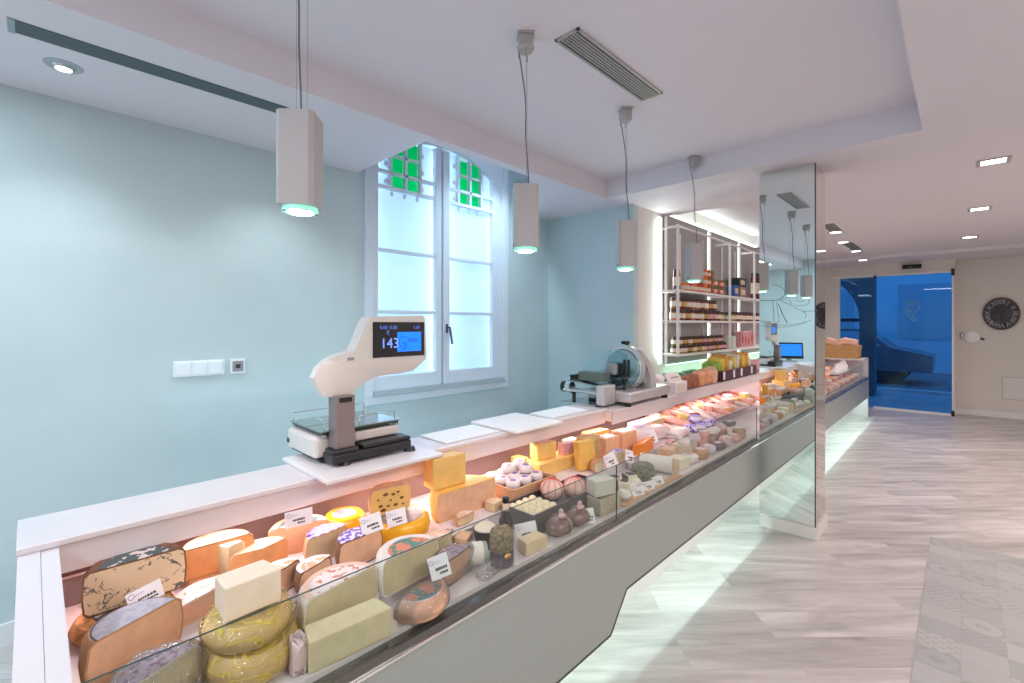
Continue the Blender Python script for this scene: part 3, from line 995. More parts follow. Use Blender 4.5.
def car(x, y, lab):
    c = thing('parked_car', lab, 'car', (x, y, -0.06))
    b = B()
    prism(b, [(-2.1, 0.35), (2.1, 0.35), (2.12, 0.75), (1.3, 0.95), (0.75, 1.42), (-0.95, 1.45), (-1.65, 0.98), (-2.1, 0.9)], 'y', -0.85, 0.85)
    obj('car_body', b, mat('car_paint', (0.10, 0.11, 0.14), 0.25, coat=0.5), c)
    b = B(); prism(b, [(-1.45, 0.98), (-0.9, 1.38), (0.68, 1.36), (1.1, 0.98)], 'y', -0.86, 0.86); obj('side_window', b, mat('street_glass', (0.42, 0.44, 0.48), 0.6), c)
    for wx in (-1.3, 1.3):
        for wy in (-0.8, 0.7):
            b = B(); cyl(b, (wx, wy, 0.32), (wx, wy + 0.16, 0.32), 0.32, seg=24); obj('wheel', b, M_BLACK, c, 30)
    b = B(); bx(b, -2.13, -2.09, -0.7, -0.4, 0.6, 0.72); bx(b, -2.13, -2.09, 0.4, 0.7, 0.6, 0.72); obj('tail_light', b, mat('tail_red', (0.5, 0.02, 0.05), 0.3, emit=(1, 0.1, 0.3), es=1.0), c)


car(-2.6, 16.2, 'dark car parked across the street behind the glass door')

# ------------------------------------------------------------------ clock and wall fittings on the far wall
v = thing('wall_clock', 'round dark wall clock with pale roman numerals on the cream far wall', 'clock', (0.461, YF, 1.665))
v.scale = (0.80, 1, 1)
R = 0.262
b = B(); revolve(b, [(0, -0.02), (R * 0.96, -0.02), (R * 0.96, 0), (0, 0)], seg=48)
bmesh.ops.rotate(b, matrix=Matrix.Rotation(PI / 2, 4, 'X'), verts=b.verts, cent=(0, 0, 0)); bmesh.ops.translate(b, vec=(0, -0.022, 0), verts=b.verts)
obj('dial', b, mat('clock_dial', (0.06, 0.06, 0.075), 0.6, var=0.5, vscale=12), v)
b = B(); revolve(b, [(R * 0.93, -0.02), (R, -0.02), (R, 0.02), (R * 0.93, 0.02)], seg=48)
bmesh.ops.rotate(b, matrix=Matrix.Rotation(PI / 2, 4, 'X'), verts=b.verts, cent=(0, 0, 0)); bmesh.ops.translate(b, vec=(0, -0.028, 0), verts=b.verts)
obj('rim', b, mat('clock_rim', (0.10, 0.08, 0.07), 0.4, metal=0.5), v, 30)
pale = mat('clock_pale', (0.50, 0.48, 0.50), 0.6)
for i, s in enumerate(('XII', 'I', 'II', 'III', 'IIII', 'V', 'VI', 'VII', 'VIII', 'IX', 'X', 'XI')):
    a = PI / 2 - i * PI / 6
    t = text('numeral', s, 0.10, pale, v, (R * 0.72 * math.cos(a), -0.045, R * 0.72 * math.sin(a)), (PI / 2, 0, 0), 0.001, 'CENTER')
    t.rotation_euler = (PI / 2, -(a - PI / 2), 0)
    t.location = (R * 0.60 * math.cos(a), -0.047, R * 0.60 * math.sin(a))
b = B()
for a, L in ((0.9, 0.12), (2.2, 0.16)):
    box(b, (L / 2 * math.cos(a), -0.055, L / 2 * math.sin(a)), (L, 0.004, 0.014), rot=Matrix.Rotation(-a, 4, 'Y'))
cyl(b, (0, -0.06, 0), (0, -0.045, 0), 0.035, seg=20)
obj('hands', b, M_BLACK, v)

v = thing('wall_plaque', 'small white oval plaque with dark tips on the far wall left of clock', 'plaque', (0.131, YF, 1.285))
b = B(); ball(b, (0, -0.012, 0), (0.095, 0.012, 0.10), 3); obj('plate', b, mat('plaque_white', (0.85, 0.88, 0.9), 0.3), v, 180)
b = B(); ball(b, (-0.12, -0.012, 0.02), (0.02, 0.01, 0.06), 2); obj('bracket', b, M_STEEL, v, 180)
b = B(); box(b, (0.12, -0.014, -0.03), (0.05, 0.012, 0.03), rot=Matrix.Rotation(0.5, 4, 'Y'), bev=0.004); obj('tip', b, M_BLACK, v)
v = thing('access_panel', 'flat cream access panel low on the far wall beneath the clock', 'panel', (0.66, YF, 0.48))
b = B(); bx(b, -0.18, 0.30, -0.008, 0, -0.17, 0.17, 0.002); obj('cover', b, mat('panel_cream', (0.74, 0.72, 0.69), 0.5), v)
b = B(); bx(b, -0.19, 0.31, -0.004, 0, -0.18, 0.18); obj('shadow_gap_frame', b, mat('gap_grey', (0.5, 0.48, 0.46), 0.6), v)

# ------------------------------------------------------------------ switches on the left wall
v = thing('light_switch', 'white three-gang light switch plate on the blue wall', 'switch', (XL, 0.69, 1.24))
b = B(); bx(b, 0, 0.012, -0.128, 0.128, -0.046, 0.046, 0.004); obj('plate', b, mat('switch_white', (0.82, 0.87, 0.9), 0.3), v)
for i in range(3):
    b = B(); y = -0.078 + i * 0.078; box(b, (0.014, y, 0.0), (0.008, 0.066, 0.074), rot=Matrix.Rotation(0.05, 4, 'Y'), bev=0.003); obj('rocker', b, mat('rocker_white', (0.86, 0.9, 0.93), 0.3), v)
v = thing('wall_socket', 'small square socket with dark centre right of the white switch plate', 'socket', (XL, 0.889, 1.24))
b = B(); bx(b, 0, 0.012, -0.042, 0.042, -0.046, 0.046, 0.004); obj('plate', b, mat('switch_white', (0.82, 0.87, 0.9), 0.3), v)
b = B(); bx(b, 0.012, 0.015, -0.030, 0.030, -0.032, 0.032, 0.002); ins = obj('insert', b, M_GREYPL, v)
b = B(); bx(b, 0.015, 0.017, -0.013, 0.013, -0.012, 0.012); obj('opening', b, M_BLACK, ins)

# ------------------------------------------------------------------ digital scale
def scale_machine():
    s = thing('digital_scale', 'white shop scale on the worktop with glass weighing pan and blue display reading 143', 'scale', (-1.72, 0.9, 0.965))
    ox, oy, oz = -1.72, 0.9, 0.965
    M_SW = mat('scale_white', (0.72, 0.69, 0.66), 0.35)
    b = B()
    bx(b, -0.035, 0.055, -0.125, 0.215, 0.012, 0.048, 0.006); bx(b, -0.30, -0.035, -0.14, 0.18, 0.012, 0.02, 0.003)
    bx(b, -0.02, 0.055, -0.125, -0.02, 0.047, 0.066, 0.008)
    bx(b, -0.032, 0.05, 0.0, 0.215, 0.047, 0.064, 0.006)
    obj('base_frame', b, M_BLACK, s)
    for (x, y) in ((0.03, -0.07), (0.04, 0.215), (-0.27, -0.08), (-0.27, 0.13)):
        b = B(); cyl(b, (x, y, 0.0), (x, y, 0.018), 0.026 if x > 0 else 0.018, 0.020, 20); obj('foot', b, M_BLACK, s, 40)
    b = B(); bx(b, -0.31, -0.037, -0.155, 0.195, 0.021, 0.103, 0.014); obj('housing', b, M_SW, s)
    b = B(); bx(b, -0.037, -0.018, 0.0, 0.20, 0.066, 0.103, 0.006); obj('side_rail', b, M_SW, s)
    b = B(); bx(b, -0.30, -0.28, -0.158, -0.154, 0.045, 0.062); obj('port', b, M_BLACK, s)
    b = B(); bx(b, -0.305, -0.02, -0.135, 0.20, 0.112, 0.122, 0.003); obj('pan_base', b, mat('pan_dark', (0.06, 0.09, 0.09), 0.25, metal=0.5), s)
    b = B(); bx(b, -0.31, -0.015, -0.14, 0.205, 0.123, 0.128, 0.001); pan = obj('weighing_pan', b, mat('glass_pan', (0.42, 0.52, 0.52), 0.06, metal=0.8), s)
    b = B()
    for (x, y) in ((-0.30, -0.12), (-0.03, -0.12), (-0.30, 0.19), (-0.03, 0.19)): cyl(b, (x, y, 0.103), (x, y, 0.112), 0.012, seg=12)
    obj('pan_support', b, M_STEEL, s)
    r = 0.0022
    for (x, p) in ((-0.02, [(-0.02, 0.02, 0.127), (-0.02, 0.02, 0.165), (-0.02, 0.18, 0.165), (-0.02, 0.18, 0.127)]), (0, [(-0.30, -0.13, 0.127), (-0.30, -0.13, 0.162), (-0.30, 0.19, 0.162), (-0.30, 0.19, 0.127)]),
                   (0, [(-0.03, -0.12, 0.127), (-0.03, -0.12, 0.165), (-0.13, -0.12, 0.165)])):
        curve('pan_rail', p, r, M_STEEL, pan)
    # column
    b = B(); bx(b, -0.030, 0.036, -0.105, -0.028, 0.06, 0.262, 0.004); obj('column', b, mat('column_taupe', (0.27, 0.22, 0.22), 0.35, metal=0.4), s)
    b = B(); bx(b, 0.036, 0.038, -0.092, -0.042, 0.238, 0.256); obj('column_label', b, M_BLACK, s)
    # head: side outline extruded
    px = [(327.3, 397.9), (321.7, 389), (317.5, 379), (321.7, 369), (330, 361), (340.5, 355), (355, 350.5), (362, 335), (367.6, 320.9), (371.5, 316.5), (423.2, 315.5), (425.5, 320), (427, 358), (423, 366),
          (416.3, 371.5), (403, 374), (388.5, 375.5), (378, 378), (369, 383), (360.7, 390), (353, 398)]
    pts = []
    for (u, w_) in px:
        q = at(u, w_, x=-1.688)
        pts.append((q.y - oy, q.z - oz))
    b = B()
    n = len(pts)
    fx = [0.030 if 5 <= i <= 12 else 0.002 for i in range(n)]
    fv = [b.verts.new((fx[i], p[0], p[1])) for i, p in enumerate(pts)]
    kv = [b.verts.new((-0.040, p[0], p[1])) for p in pts]
    q = at(345, 364, x=-1.688)
    bv = b.verts.new((0.030, q.y - oy, q.z - oz))
    b.faces.new(fv[5:13] + [bv])
    b.faces.new([fv[5], bv, fv[4]]); b.faces.new([bv, fv[12], fv[13], fv[14], fv[15], fv[16], fv[17], fv[18], fv[19], fv[20], fv[0], fv[1], fv[2], fv[3], fv[4]])
    b.faces.new(list(reversed(kv)))
    for i in range(n): b.faces.new((fv[i], fv[(i + 1) % n], kv[(i + 1) % n], kv[i]))
    bmesh.ops.recalc_face_normals(b, faces=b.faces)
    bmesh.ops.triangulate(b, faces=[f for f in b.faces if len(f.verts) > 5])
    hd = obj('display_head', b, M_SW, s, 28)
    a0, a1 = at(373.2, 322, x=-1.686), at(424.4, 322, x=-1.686)
    zt, zb = at(373.2, 322, x=-1.686).z - oz, at(373.2, 358, x=-1.686).z - oz
    y0, y1 = a0.y - oy, a1.y - oy
    b = B(); bx(b, 0.0302, 0.0335, y0, y1, zb, zt); scn = obj('screen', b, mat('screen_black', (0.008, 0.007, 0.014), 0.12), s)
    W_, H_ = y1 - y0, zt - zb
    b = B(); bx(b, 0.0336, 0.0340, y0 + W_ * 0.45, y0 + W_ * 0.93, zb + H_ * 0.14, zb + H_ * 0.71); obj('blue_window', b, mat('screen_blue', (0, 0.1, 0.6), 0.3, emit=(0.0, 0.20, 0.98), es=1.0), scn)
    mt = mat('screen_text', (0.2, 0.3, 0.9), 0.4, emit=(0.12, 0.30, 0.95), es=0.9)
    rt = (PI / 2, 0, PI / 2)
    text('digits', '143', 0.058, mt, scn, (0.0342, y0 + W_ * 0.13, zb + H_ * 0.26), rt)
    ms = mat('screen_small_text', (0.1, 0.2, 0.6), 0.4, emit=(0.04, 0.10, 0.45), es=0.8)
    text('status_line', '0.00  0.00', 0.020, ms, scn, (0.0342, y0 + W_ * 0.12, zb + H_ * 0.80), rt)
    text('status_line', '1.00', 0.020, ms, scn, (0.0342, y0 + W_ * 0.76, zb + H_ * 0.80), rt)
    text('status_line', '€', 0.024, ms, scn, (0.0342, y0 + W_ * 0.24, zb + H_ * 0.64), rt)
    nv = mat('navy_print', (0.01, 0.03, 0.15), 0.4)
    cy, cz = y0 + W_ * 0.57, zb + H_ * 0.42
    c = [(0.0345, cy + 0.022 * math.cos(t), cz + 0.026 * math.sin(t)) for t in [0.6 + 5.2 * i / 12 for i in range(13)]]
    curve('logo', c + [(0.0345, cy + 0.004, cz)], 0.0011, nv, scn, order='N')
    curve('logo', [(0.0345, cy - 0.02, cz - 0.035), (0.0345, cy + 0.012, cz - 0.03), (0.0345, cy - 0.005, cz + 0.002)], 0.001, nv, scn)
    text('logo', 'uzo', 0.030, nv, scn, (0.0342, cy + 0.02, cz), rt, shear=0.3)
    q = at(350, 359, x=-1.688)
    b = B(); bx(b, 0.030, 0.0315, q.y - oy - 0.010, q.y - oy + 0.018, q.z - oz - 0.006, q.z - oz + 0.006); obj('brand_plate', b, M_GREYPL, s)
    # operator side screen
    b = B(); bx(b, -0.045, -0.0405, y0 + 0.02, y1 - 0.02, zb + 0.01, zt - 0.01); obj('operator_screen', b, M_BLACK, s)
    return s


# thin board under the scale
b = B(); bx(b, -1.955, -1.548, 0.70, 1.19, 0.951, 0.9655, 0.003)
tag(obj('scale_board', b, mat('board_white', (0.80, 0.78, 0.79), 0.25)), 'thin white board lying on the worktop under the scale', 'board')
scale_machine()
# cutting board + second board
b = B(); box(b, (0, 0, 0.0075), (0.36, 0.36, 0.013), bev=0.004)
o = obj('cutting_board', b, mat('cutting_white', (0.86, 0.84, 0.83), 0.45)); o.location = (-1.76, 1.86, 0.951); o.rotation_euler = (0, 0, math.radians(0))
tag(o, 'large white cutting board lying on the worktop below the window', 'cutting board')
b = B(); bx(b, -1.90, -1.69, 1.32, 1.66, 0.951, 0.958, 0.002); tag(obj('paper_sheet', b, mat('paper_white', (0.84, 0.86, 0.88), 0.5)), 'white wrapping paper stack left of the large cutting board', 'paper')
b = B(); bx(b, -1.88, -1.70, 2.10, 2.45, 0.951, 0.960, 0.002); tag(obj('paper_sheet', b, mat('paper_white', (0.84, 0.86, 0.88), 0.5)), 'white wrapping paper stack between cutting board and slicer', 'paper')


# ------------------------------------------------------------------ meat slicer
def slicer():
    s = thing('meat_slicer', 'silver meat slicer with round blade guard and clear shield on the worktop', 'slicer', (-1.79, 2.95, 0.951), math.radians(0))
    s.scale = (1.13, 1.08, 1.14)
    SIL = mat('cast_silver', (0.62, 0.60, 0.60), 0.28, metal=0.55)
    b = B(); bx(b, -0.10, 0.20, -0.20, 0.36, 0.022, 0.085, 0.012); obj('base', b, SIL, s)
    b = B()
    for (x, y) in ((-0.08, -0.17), (0.17, -0.17), (-0.08, 0.32), (0.17, 0.32)): cyl(b, (x, y, 0.0), (x, y, 0.024), 0.022, seg=16)
    obj('foot', b, M_BLACK, s)
    # motor housing: domed body behind blade
    b = B()
    prism(b, [(-0.10, 0.085), (0.19, 0.085), (0.185, 0.16), (0.15, 0.24), (0.09, 0.31), (0.02, 0.34), (-0.05, 0.33), (-0.10, 0.27)], 'y', 0.06, 0.19)
    es = [e for e in b.edges if abs(e.verts[0].co.y - e.verts[1].co.y) < 1e-5]
    bmesh.ops.bevel(b, geom=es, offset=0.03, segments=4, affect='EDGES')
    obj('motor_housing', b, SIL, s, 50)

    def disc(y0, y1, r, r2=None):
        b = B(); cyl(b, (0.035, y0, 0.205), (0.035, y1, 0.205), r, r if r2 is None else r2, 48); return b
    obj('blade_guard', disc(0.02, 0.045, 0.142), SIL, s, 30)
    obj('blade', disc(0.010, 0.019, 0.128, 0.130), M_CHROME, s, 30)
    obj('guard_plate', disc(-0.006, 0.009, 0.112, 0.122), mat('blade_teal', (0.30, 0.42, 0.45), 0.18, metal=0.8), s, 30)
    b = B()
    for t in (0, 1): bx(b, 0.05 + 0.03 * t, 0.062 + 0.03 * t, -0.014, -0.006, 0.15, 0.26)
    obj('guard_slots', b, M_BLACK, s)
    b = B(); cyl(b, (0.02, 0.09, 0.335), (0.02, 0.09, 0.352), 0.012, seg=12); box(b, (0.01, 0.09, 0.362), (0.03, 0.075, 0.022), bev=0.008); obj('top_knob', b, M_BLACK, s)
    b = B(); bx(b, 0.07, 0.13, 0.05, 0.16, 0.315, 0.328, 0.003); obj('sharpener_cover', b, M_WHITE, s)
    # sliding carriage to the left/near
    b = B()
    box(b, (-0.06, -0.13, 0.115), (0.30, 0.26, 0.008), rot=Matrix.Rotation(0.10, 4, 'Y'), bev=0.002)
    bx(b, -0.20, -0.19, -0.26, 0.0, 0.115, 0.165, 0.003)
    obj('carriage', b, M_STEEL, s)
    b = B(); bx(b, -0.16, 0.02, -0.21, -0.12, 0.130, 0.185, 0.003); obj('meat_pusher', b, mat('olive_metal', (0.16, 0.20, 0.17), 0.3, metal=0.4), s)
    b = B(); bx(b, -0.03, 0.04, -0.10, -0.05, 0.165, 0.235, 0.012); obj('pusher_grip', b, M_GREYPL, s)
    b = B(); prism(b, [(-0.24, 0.13), (0.04, 0.13), (0.07, 0.20), (0.06, 0.29), (-0.03, 0.315), (-0.13, 0.30), (-0.21, 0.25), (-0.245, 0.19)], 'y', -0.035, -0.030)
    obj('clear_shield', b, glassmat('shield_clear', (0.86, 0.94, 0.95), 0.07), s)
    b = B(); cyl(b, (0.12, -0.12, 0.05), (0.12, -0.12, 0.13), 0.009, seg=12); ball(b, (0.12, -0.12, 0.15), (0.024, 0.024, 0.024), 2); obj('carriage_knob', b, M_BLACK, s, 180)
    b = B(); cyl(b, (-0.21, -0.30, 0.075), (0.06, -0.30, 0.075), 0.009, seg=12); cyl(b, (-0.21, -0.24, 0.075), (0.06, -0.24, 0.075), 0.009, seg=12); obj('slide_rail', b, M_CHROME, s, 40)
    b = B(); bx(b, 0.05, 0.105, -0.33, -0.20, 0.012, 0.125, 0.006); obj('carriage_arm', b, SIL, s)
    b = B(); bx(b, -0.20, 0.05, -0.34, -0.10, 0.0, 0.010, 0.002); obj('drip_plate', b, M_STEEL, s)
    b = B(); cyl(b, (-0.235, -0.27, 0.09), (-0.20, -0.27, 0.09), 0.034, seg=24); obj('dial', b, M_BLACK, s, 30)
    b = B(); cyl(b, (-0.20, -0.27, 0.09), (-0.165, -0.27, 0.09), 0.036, seg=24); obj('dial_ring', b, M_CHROME, s, 30)
    b = B(); cyl(b, (-0.15, -0.27, 0.01), (-0.15, -0.27, 0.07), 0.012, seg=12); obj('slide_foot', b, M_BLACK, s)


slicer()

# ------------------------------------------------------------------ wall shelving
sh = thing('wall_shelving', 'white metal open shelving with three shelves on grey backing panels', 'shelving', (XS, 0, 0))
M_BACK = mat('backing_taupe', (0.42, 0.40, 0.40), 0.5)
for (y0, y1) in ((4.48, 5.52), (5.62, 6.55), (6.65, 7.7), (7.8, 9.0)):
    b = B(); bx(b, 0.03, 0.06, y0, y1, 1.09, 2.60); obj('backing_panel', b, M_BACK, sh)
M_SHW = mat('shelf_white', (0.93, 0.91, 0.91), 0.35)
posts = (4.36, 5.77, 6.68, 7.7)
for y in posts:
    b = B(); box(b, (0.225, y, 1.83), (0.022, 0.022, 1.28)); obj('post', b, M_SHW, sh)
    b = B(); bx(b, 0.06, 0.225, y - 0.008, y + 0.008, 2.44, 2.46); bx(b, 0.06, 0.225, y - 0.008, y + 0.008, 1.185, 1.2); obj('bracket_arm', b, M_SHW, sh)
b = B(); bx(b, 0.215, 0.235, 4.36, 7.7, 2.445, 2.462); obj('top_rail', b, M_SHW, sh)
for y in (4.75, 5.35, 5.95, 6.4):
    b = B(); box(b, (0.07, y, 1.83), (0.016, 0.016, 1.24)); obj('rear_post', b, M_SHW, sh)
for z in (1.205, 1.535, 1.835):
    b = B(); bx(b, 0.06, 0.245, 4.34, 7.72, z - 0.022, z, 0.003); obj('shelf', b, M_SHW, sh)
b = B()
bx(b, 0.005, 0.012, 4.40, 4.46, 1.1, 2.58)
bx(b, 0.032, 0.04, 5.53, 5.61, 1.1, 2.58); bx(b, 0.032, 0.04, 6.56, 6.64, 1.1, 2.58); bx(b, 0.032, 0.04, 7.71, 7.79, 1.1, 2.58)
obj('led_column', b, mat('led_column', (1, 1, 1), 0.5, emit=(0.90, 1.0, 0.95), es=2.6), sh)
b = B(); bx(b, 0.032, 0.045, 4.5, 9.0, 1.075, 1.088); obj('led_underline', b, mat('led_under', (1, 1, 1), 0.5, emit=(0.50, 1.0, 0.72), es=1.6), sh)
area('shelf_glow', (XS + 0.10, 6.2, 1.07), (0, math.radians(0), 0), 0.03, 3.4, 3.2, (0.50, 1.0, 0.72))
area('shelf_column_glow', (XS + 0.02, 4.42, 1.85), (0, math.radians(-90), math.radians(-60)), 1.4, 0.03, 5, (0.88, 1.0, 0.95))


def jar(name, label, cat, grp, body, lid, lab, r=0.04, h=0.09, lidh=0.02):
    t = thing(name, label, cat, (0, 0, -5), 0, grp)
    b = B(); lathe(b, [(0, 0), (r * 0.92, 0), (r, 0.006), (r, h - lidh - 0.012), (r * 0.86, h - lidh), (0, h - lidh)], 16); obj('body', b, body, t, 40)
    if lid:
        b = B(); cyl(b, (0, 0, h - lidh), (0, 0, h), r * 0.9, seg=16); obj('lid', b, lid, t, 40)
    if lab:
        b = B(); revolve(b, [(r, h * 0.2), (r + 0.001, h * 0.2), (r + 0.001, h * 0.62), (r, h * 0.62)], seg=16); obj('paper_label', b, lab, t, 40)
    return t


class Proto:
    def __init__(s, t): s.t = t; s.used = False

    def put(s, loc, rz=0.0, label=None, group=None, scale=None):
        if not s.used:
            s.used = True
            s.t.location = loc; s.t.rotation_euler = (0, 0, rz)
            if label: s.t['label'] = label
            if group: s.t['group'] = group
            if scale is not None: s.t.scale = (scale,) * 3 if not hasattr(scale, '__len__') else scale
            return s.t
        return dup(s.t, loc, rz, label, group, scale)


RED = mat('tin_red', (0.62, 0.06, 0.03), 0.3, var=0.4, vscale=40)
ORG = mat('tin_orange', (0.85, 0.22, 0.05), 0.3, var=0.4, vscale=40)
GRN = mat('tin_green', (0.05, 0.26, 0.08), 0.3, var=0.4, vscale=40)
CRM = mat('label_cream', (0.82, 0.70, 0.58), 0.5, var=0.3, vscale=70)
DRK = mat('lid_dark', (0.05, 0.02, 0.02), 0.35)
BRN = mat('jar_brown', (0.16, 0.05, 0.03), 0.12)
OLV = mat('jar_olive', (0.30, 0.28, 0.05), 0.12)
PNK = mat('label_pink', (0.75, 0.40, 0.42), 0.5, var=0.3, vscale=60)
xs = XS + 0.16
cons = Proto(jar('tin_can', 'red and orange food tin on the top shelf', 'tin', None, RED, None, CRM, 0.042, 0.085, 0.001))
consg = Proto(jar('tin_can', 'green and red food tin on the top shelf', 'tin', None, GRN, None, RED, 0.042, 0.085, 0.001))
conso = Proto(jar('tin_can', 'orange food tin on the top shelf', 'tin', None, ORG, None, CRM, 0.042, 0.085, 0.001))
for i in range(12):
    y = 4.62 + i * 0.094
    pr = (conso, cons, conso, cons, cons, conso, cons, consg, cons, consg, cons, consg)[i]
    kind = 'orange' if pr is conso else ('green' if pr is consg else 'red')
    pr.put((xs + 0.02, y, 1.836), random.random() * 6, kind + ' food tin in the bottom row on the top shelf', 'bottom row of tins, top shelf')
    if i >= 5: pr.put((xs + 0.02, y + 0.005, 1.922), random.random() * 6, kind + ' food tin stacked in the upper layer on the top shelf', 'tins stacked on the top shelf')
    if i in (5, 6, 7): pr.put((xs + 0.02, y, 2.008), 1.0, kind + ' food tin topmost of the stack on the top shelf', 'topmost tins')
bot = Proto(jar('dark_bottle', 'dark red bottle at the left end of the top shelf', 'bottle', None, mat('wine_red', (0.14, 0.01, 0.02), 0.15), M_BLACK, CRM, 0.035, 0.20, 0.03))
for i in range(2): bot.put((xs + 0.03 - 0.04 * i, 4.41 + 0.085 * i, 1.836), 0, 'dark red bottle standing at the left end of the top shelf', 'bottles at the left of the top shelf')
j1 = Proto(jar('preserve_jar', 'x', 'jar', None, BRN, DRK, CRM, 0.052, 0.115, 0.03))
j2 = Proto(jar('preserve_jar', 'x', 'jar', None, OLV, DRK, CRM, 0.045, 0.105, 0.022))
j3 = Proto(jar('preserve_jar', 'x', 'jar', None, BRN, DRK, PNK, 0.052, 0.115, 0.03))
GOLDL = mat('label_gold', (0.62, 0.36, 0.10), 0.4, var=0.4, vscale=60)
WHL = mat('label_white', (0.85, 0.80, 0.76), 0.5, var=0.25, vscale=80)
j6 = Proto(jar('preserve_jar', 'x', 'jar', None, mat('jar_plum', (0.10, 0.02, 0.04), 0.12), DRK, GOLDL, 0.052, 0.115, 0.03))
j7 = Proto(jar('preserve_jar', 'x', 'jar', None, mat('jar_amber', (0.45, 0.16, 0.05), 0.12), DRK, WHL, 0.052, 0.115, 0.03))
for i in range(10):
    y = 4.44 + i * 0.118
    p_ = (j7, j1, j6, j7, j1, j7, j6, j3, j3, j1)[i]
    p_.put((xs, y, 1.536), 0, 'brown preserve jar in the lower layer on the middle shelf', 'lower jars on the middle shelf')
    p_ = (j7, j6, j1, j7, j7, j1, j7, j6, j1, j1)[i]
    if i < 9: p_.put((xs, y + 0.01, 1.652), i, 'brown preserve jar in the upper layer on the middle shelf', 'upper jars on the middle shelf')
for i in range(12):
    y = 5.63 + i * 0.125
    if abs(y - 5.77) < .02: continue
    (j2 if i < 3 else (j1 if i % 3 else j2)).put((xs, y, 1.536), 0, ('green olive jar' if i < 3 else 'small preserve jar') + ' further right on the middle shelf', 'jars at the right of the middle shelf' if i >= 3 else 'olive jars on the middle shelf')
j4 = Proto(jar('pate_jar', 'x', 'jar', None, OLV, DRK, CRM, 0.056, 0.082, 0.028))
j5 = Proto(jar('pate_jar', 'x', 'jar', None, BRN, DRK, PNK, 0.056, 0.082, 0.028))
j8 = Proto(jar('pate_jar', 'x', 'jar', None, BRN, DRK, GOLDL, 0.056, 0.082, 0.028))
for i in range(11):
    y = 4.47 + i * 0.122
    p_ = (j4, j4, j8, j4, j8, j4, j5, j5, j8, j5, j5)[i]
    p_.put((xs, y, 1.206), i, ('olive' if p_ is j4 else 'brown') + ' pate jar in the lower layer on the bottom shelf', 'lower jars on the bottom shelf')
    p_ = (j4, j8, j4, j8, j8, j5, j5, j8, j5, j5, j5)[i]
    if i < 10: p_.put((xs, y + 0.01, 1.289), i, ('olive' if p_ is j4 else 'brown') + ' pate jar in the upper layer on the bottom shelf', 'upper jars on the bottom shelf')


def carton(label, loc, s, m, rz=0, name='carton', cat='box', grp=None, m2=None):
    t = thing(name, label, cat, loc, rz, grp)
    b = B(); box(b, (0, 0, s[2] / 2), s, bev=0.002); obj('box_body', b, m, t)
    b = B(); box(b, (s[0] / 2 + 0.0006, 0, s[2] * 0.5), (0.001, s[1] * 0.6, s[2] * 0.5)); obj('printed_label', b, m2 or CRM, t)
    return t


BLU = mat('box_blue', (0.04, 0.14, 0.45), 0.4)
DGN = mat('box_dark', (0.02, 0.05, 0.04), 0.4)
carton('blue carton on the top shelf beside the tins', (xs, 6.02, 1.836), (0.12, 0.16, 0.14), BLU)
carton('brown and cream carton right of the blue carton, top shelf', (xs, 6.26, 1.836), (0.12, 0.24, 0.13), mat('box_tan', (0.45, 0.26, 0.16), 0.5))
carton('dark green carton lying on the tan carton, top shelf', (xs, 6.24, 1.967), (0.12, 0.26, 0.11), DGN)
for i in range(3): bot.put((xs + 0.03, 6.78 + 0.09 * i, 1.836), 0, 'tall dark bottle at the right end of the top shelf', 'tall bottles at the right of the top shelf', (1.1, 1.1, 1.75))
for i in range(5): carton('pink packet standing on the right of the bottom shelf', (xs, 6.30 + i * 0.12, 1.206), (0.08, 0.09, 0.20 - 0.03 * (i % 3)), PNK, name='pink_packet', cat='packet', grp='pink packets, bottom shelf', m2=mat('tin_red', (0, 0, 0)))
carton('pale mint carton at middle of the bottom shelf', (xs, 5.98, 1.206), (0.09, 0.12, 0.15), mat('box_mint', (0.55, 0.75, 0.62), 0.5))


# ------------------------------------------------------------------ food builders
def paste(name, c, **k): return mat(name, c, 0.45, sss=0.1, **k)


P_PALE = paste('paste_pale', (0.76, 0.57, 0.35), var=0.10, vscale=25)
P_WHITE = paste('paste_white', (0.84, 0.74, 0.58), var=0.06, vscale=20)
P_IVORY = paste('paste_ivory', (0.68, 0.59, 0.38), var=0.10, vscale=25)
P_ORANGE = paste('paste_orange', (0.84, 0.40, 0.16), var=0.12, vscale=25)
P_PEACH = paste('paste_peach', (0.80, 0.49, 0.31), var=0.12, vscale=25)
P_YELLOW = paste('paste_yellow', (0.84, 0.54, 0.17), var=0.1, vscale=20)
P_GOLD = paste('paste_gold', (0.85, 0.50, 0.12), var=0.12, vscale=20)
P_DEEP = paste('paste_deep_orange', (0.88, 0.27, 0.04), var=0.10, vscale=20)
P_BLUE = veined_mat('paste_blue_veined', (0.78, 0.60, 0.40), (0.12, 0.13, 0.13), 34, 0.5, 0.022)
P_RIPE = paste('paste_ripe', (0.85, 0.62, 0.36), var=0.12, vscale=18)
R_TAN = mat('rind_tan', (0.56, 0.30, 0.15), 0.6, var=0.25, vscale=30, bump=0.3)
R_BROWN = mat('rind_brown', (0.22, 0.10, 0.05), 0.7, var=0.35, vscale=40, bump=0.6)
R_CRUST = mat('rind_crusty', (0.50, 0.24, 0.09), 0.8, var=0.5, vscale=50, bump=1.0)
R_GREY = mat('rind_grey', (0.25, 0.22, 0.22), 0.7, var=0.3, vscale=30, bump=0.4)
R_WHITE = mat('rind_white', (0.80, 0.74, 0.68), 0.75, var=0.08, vscale=30, bump=0.4)
R_YEL = mat('rind_yellow_wax', (0.90, 0.46, 0.02), 0.22, var=0.08, vscale=10)
R_PEACH = mat('rind_peach', (0.78, 0.46, 0.28), 0.5, var=0.15, vscale=25, bump=0.3)
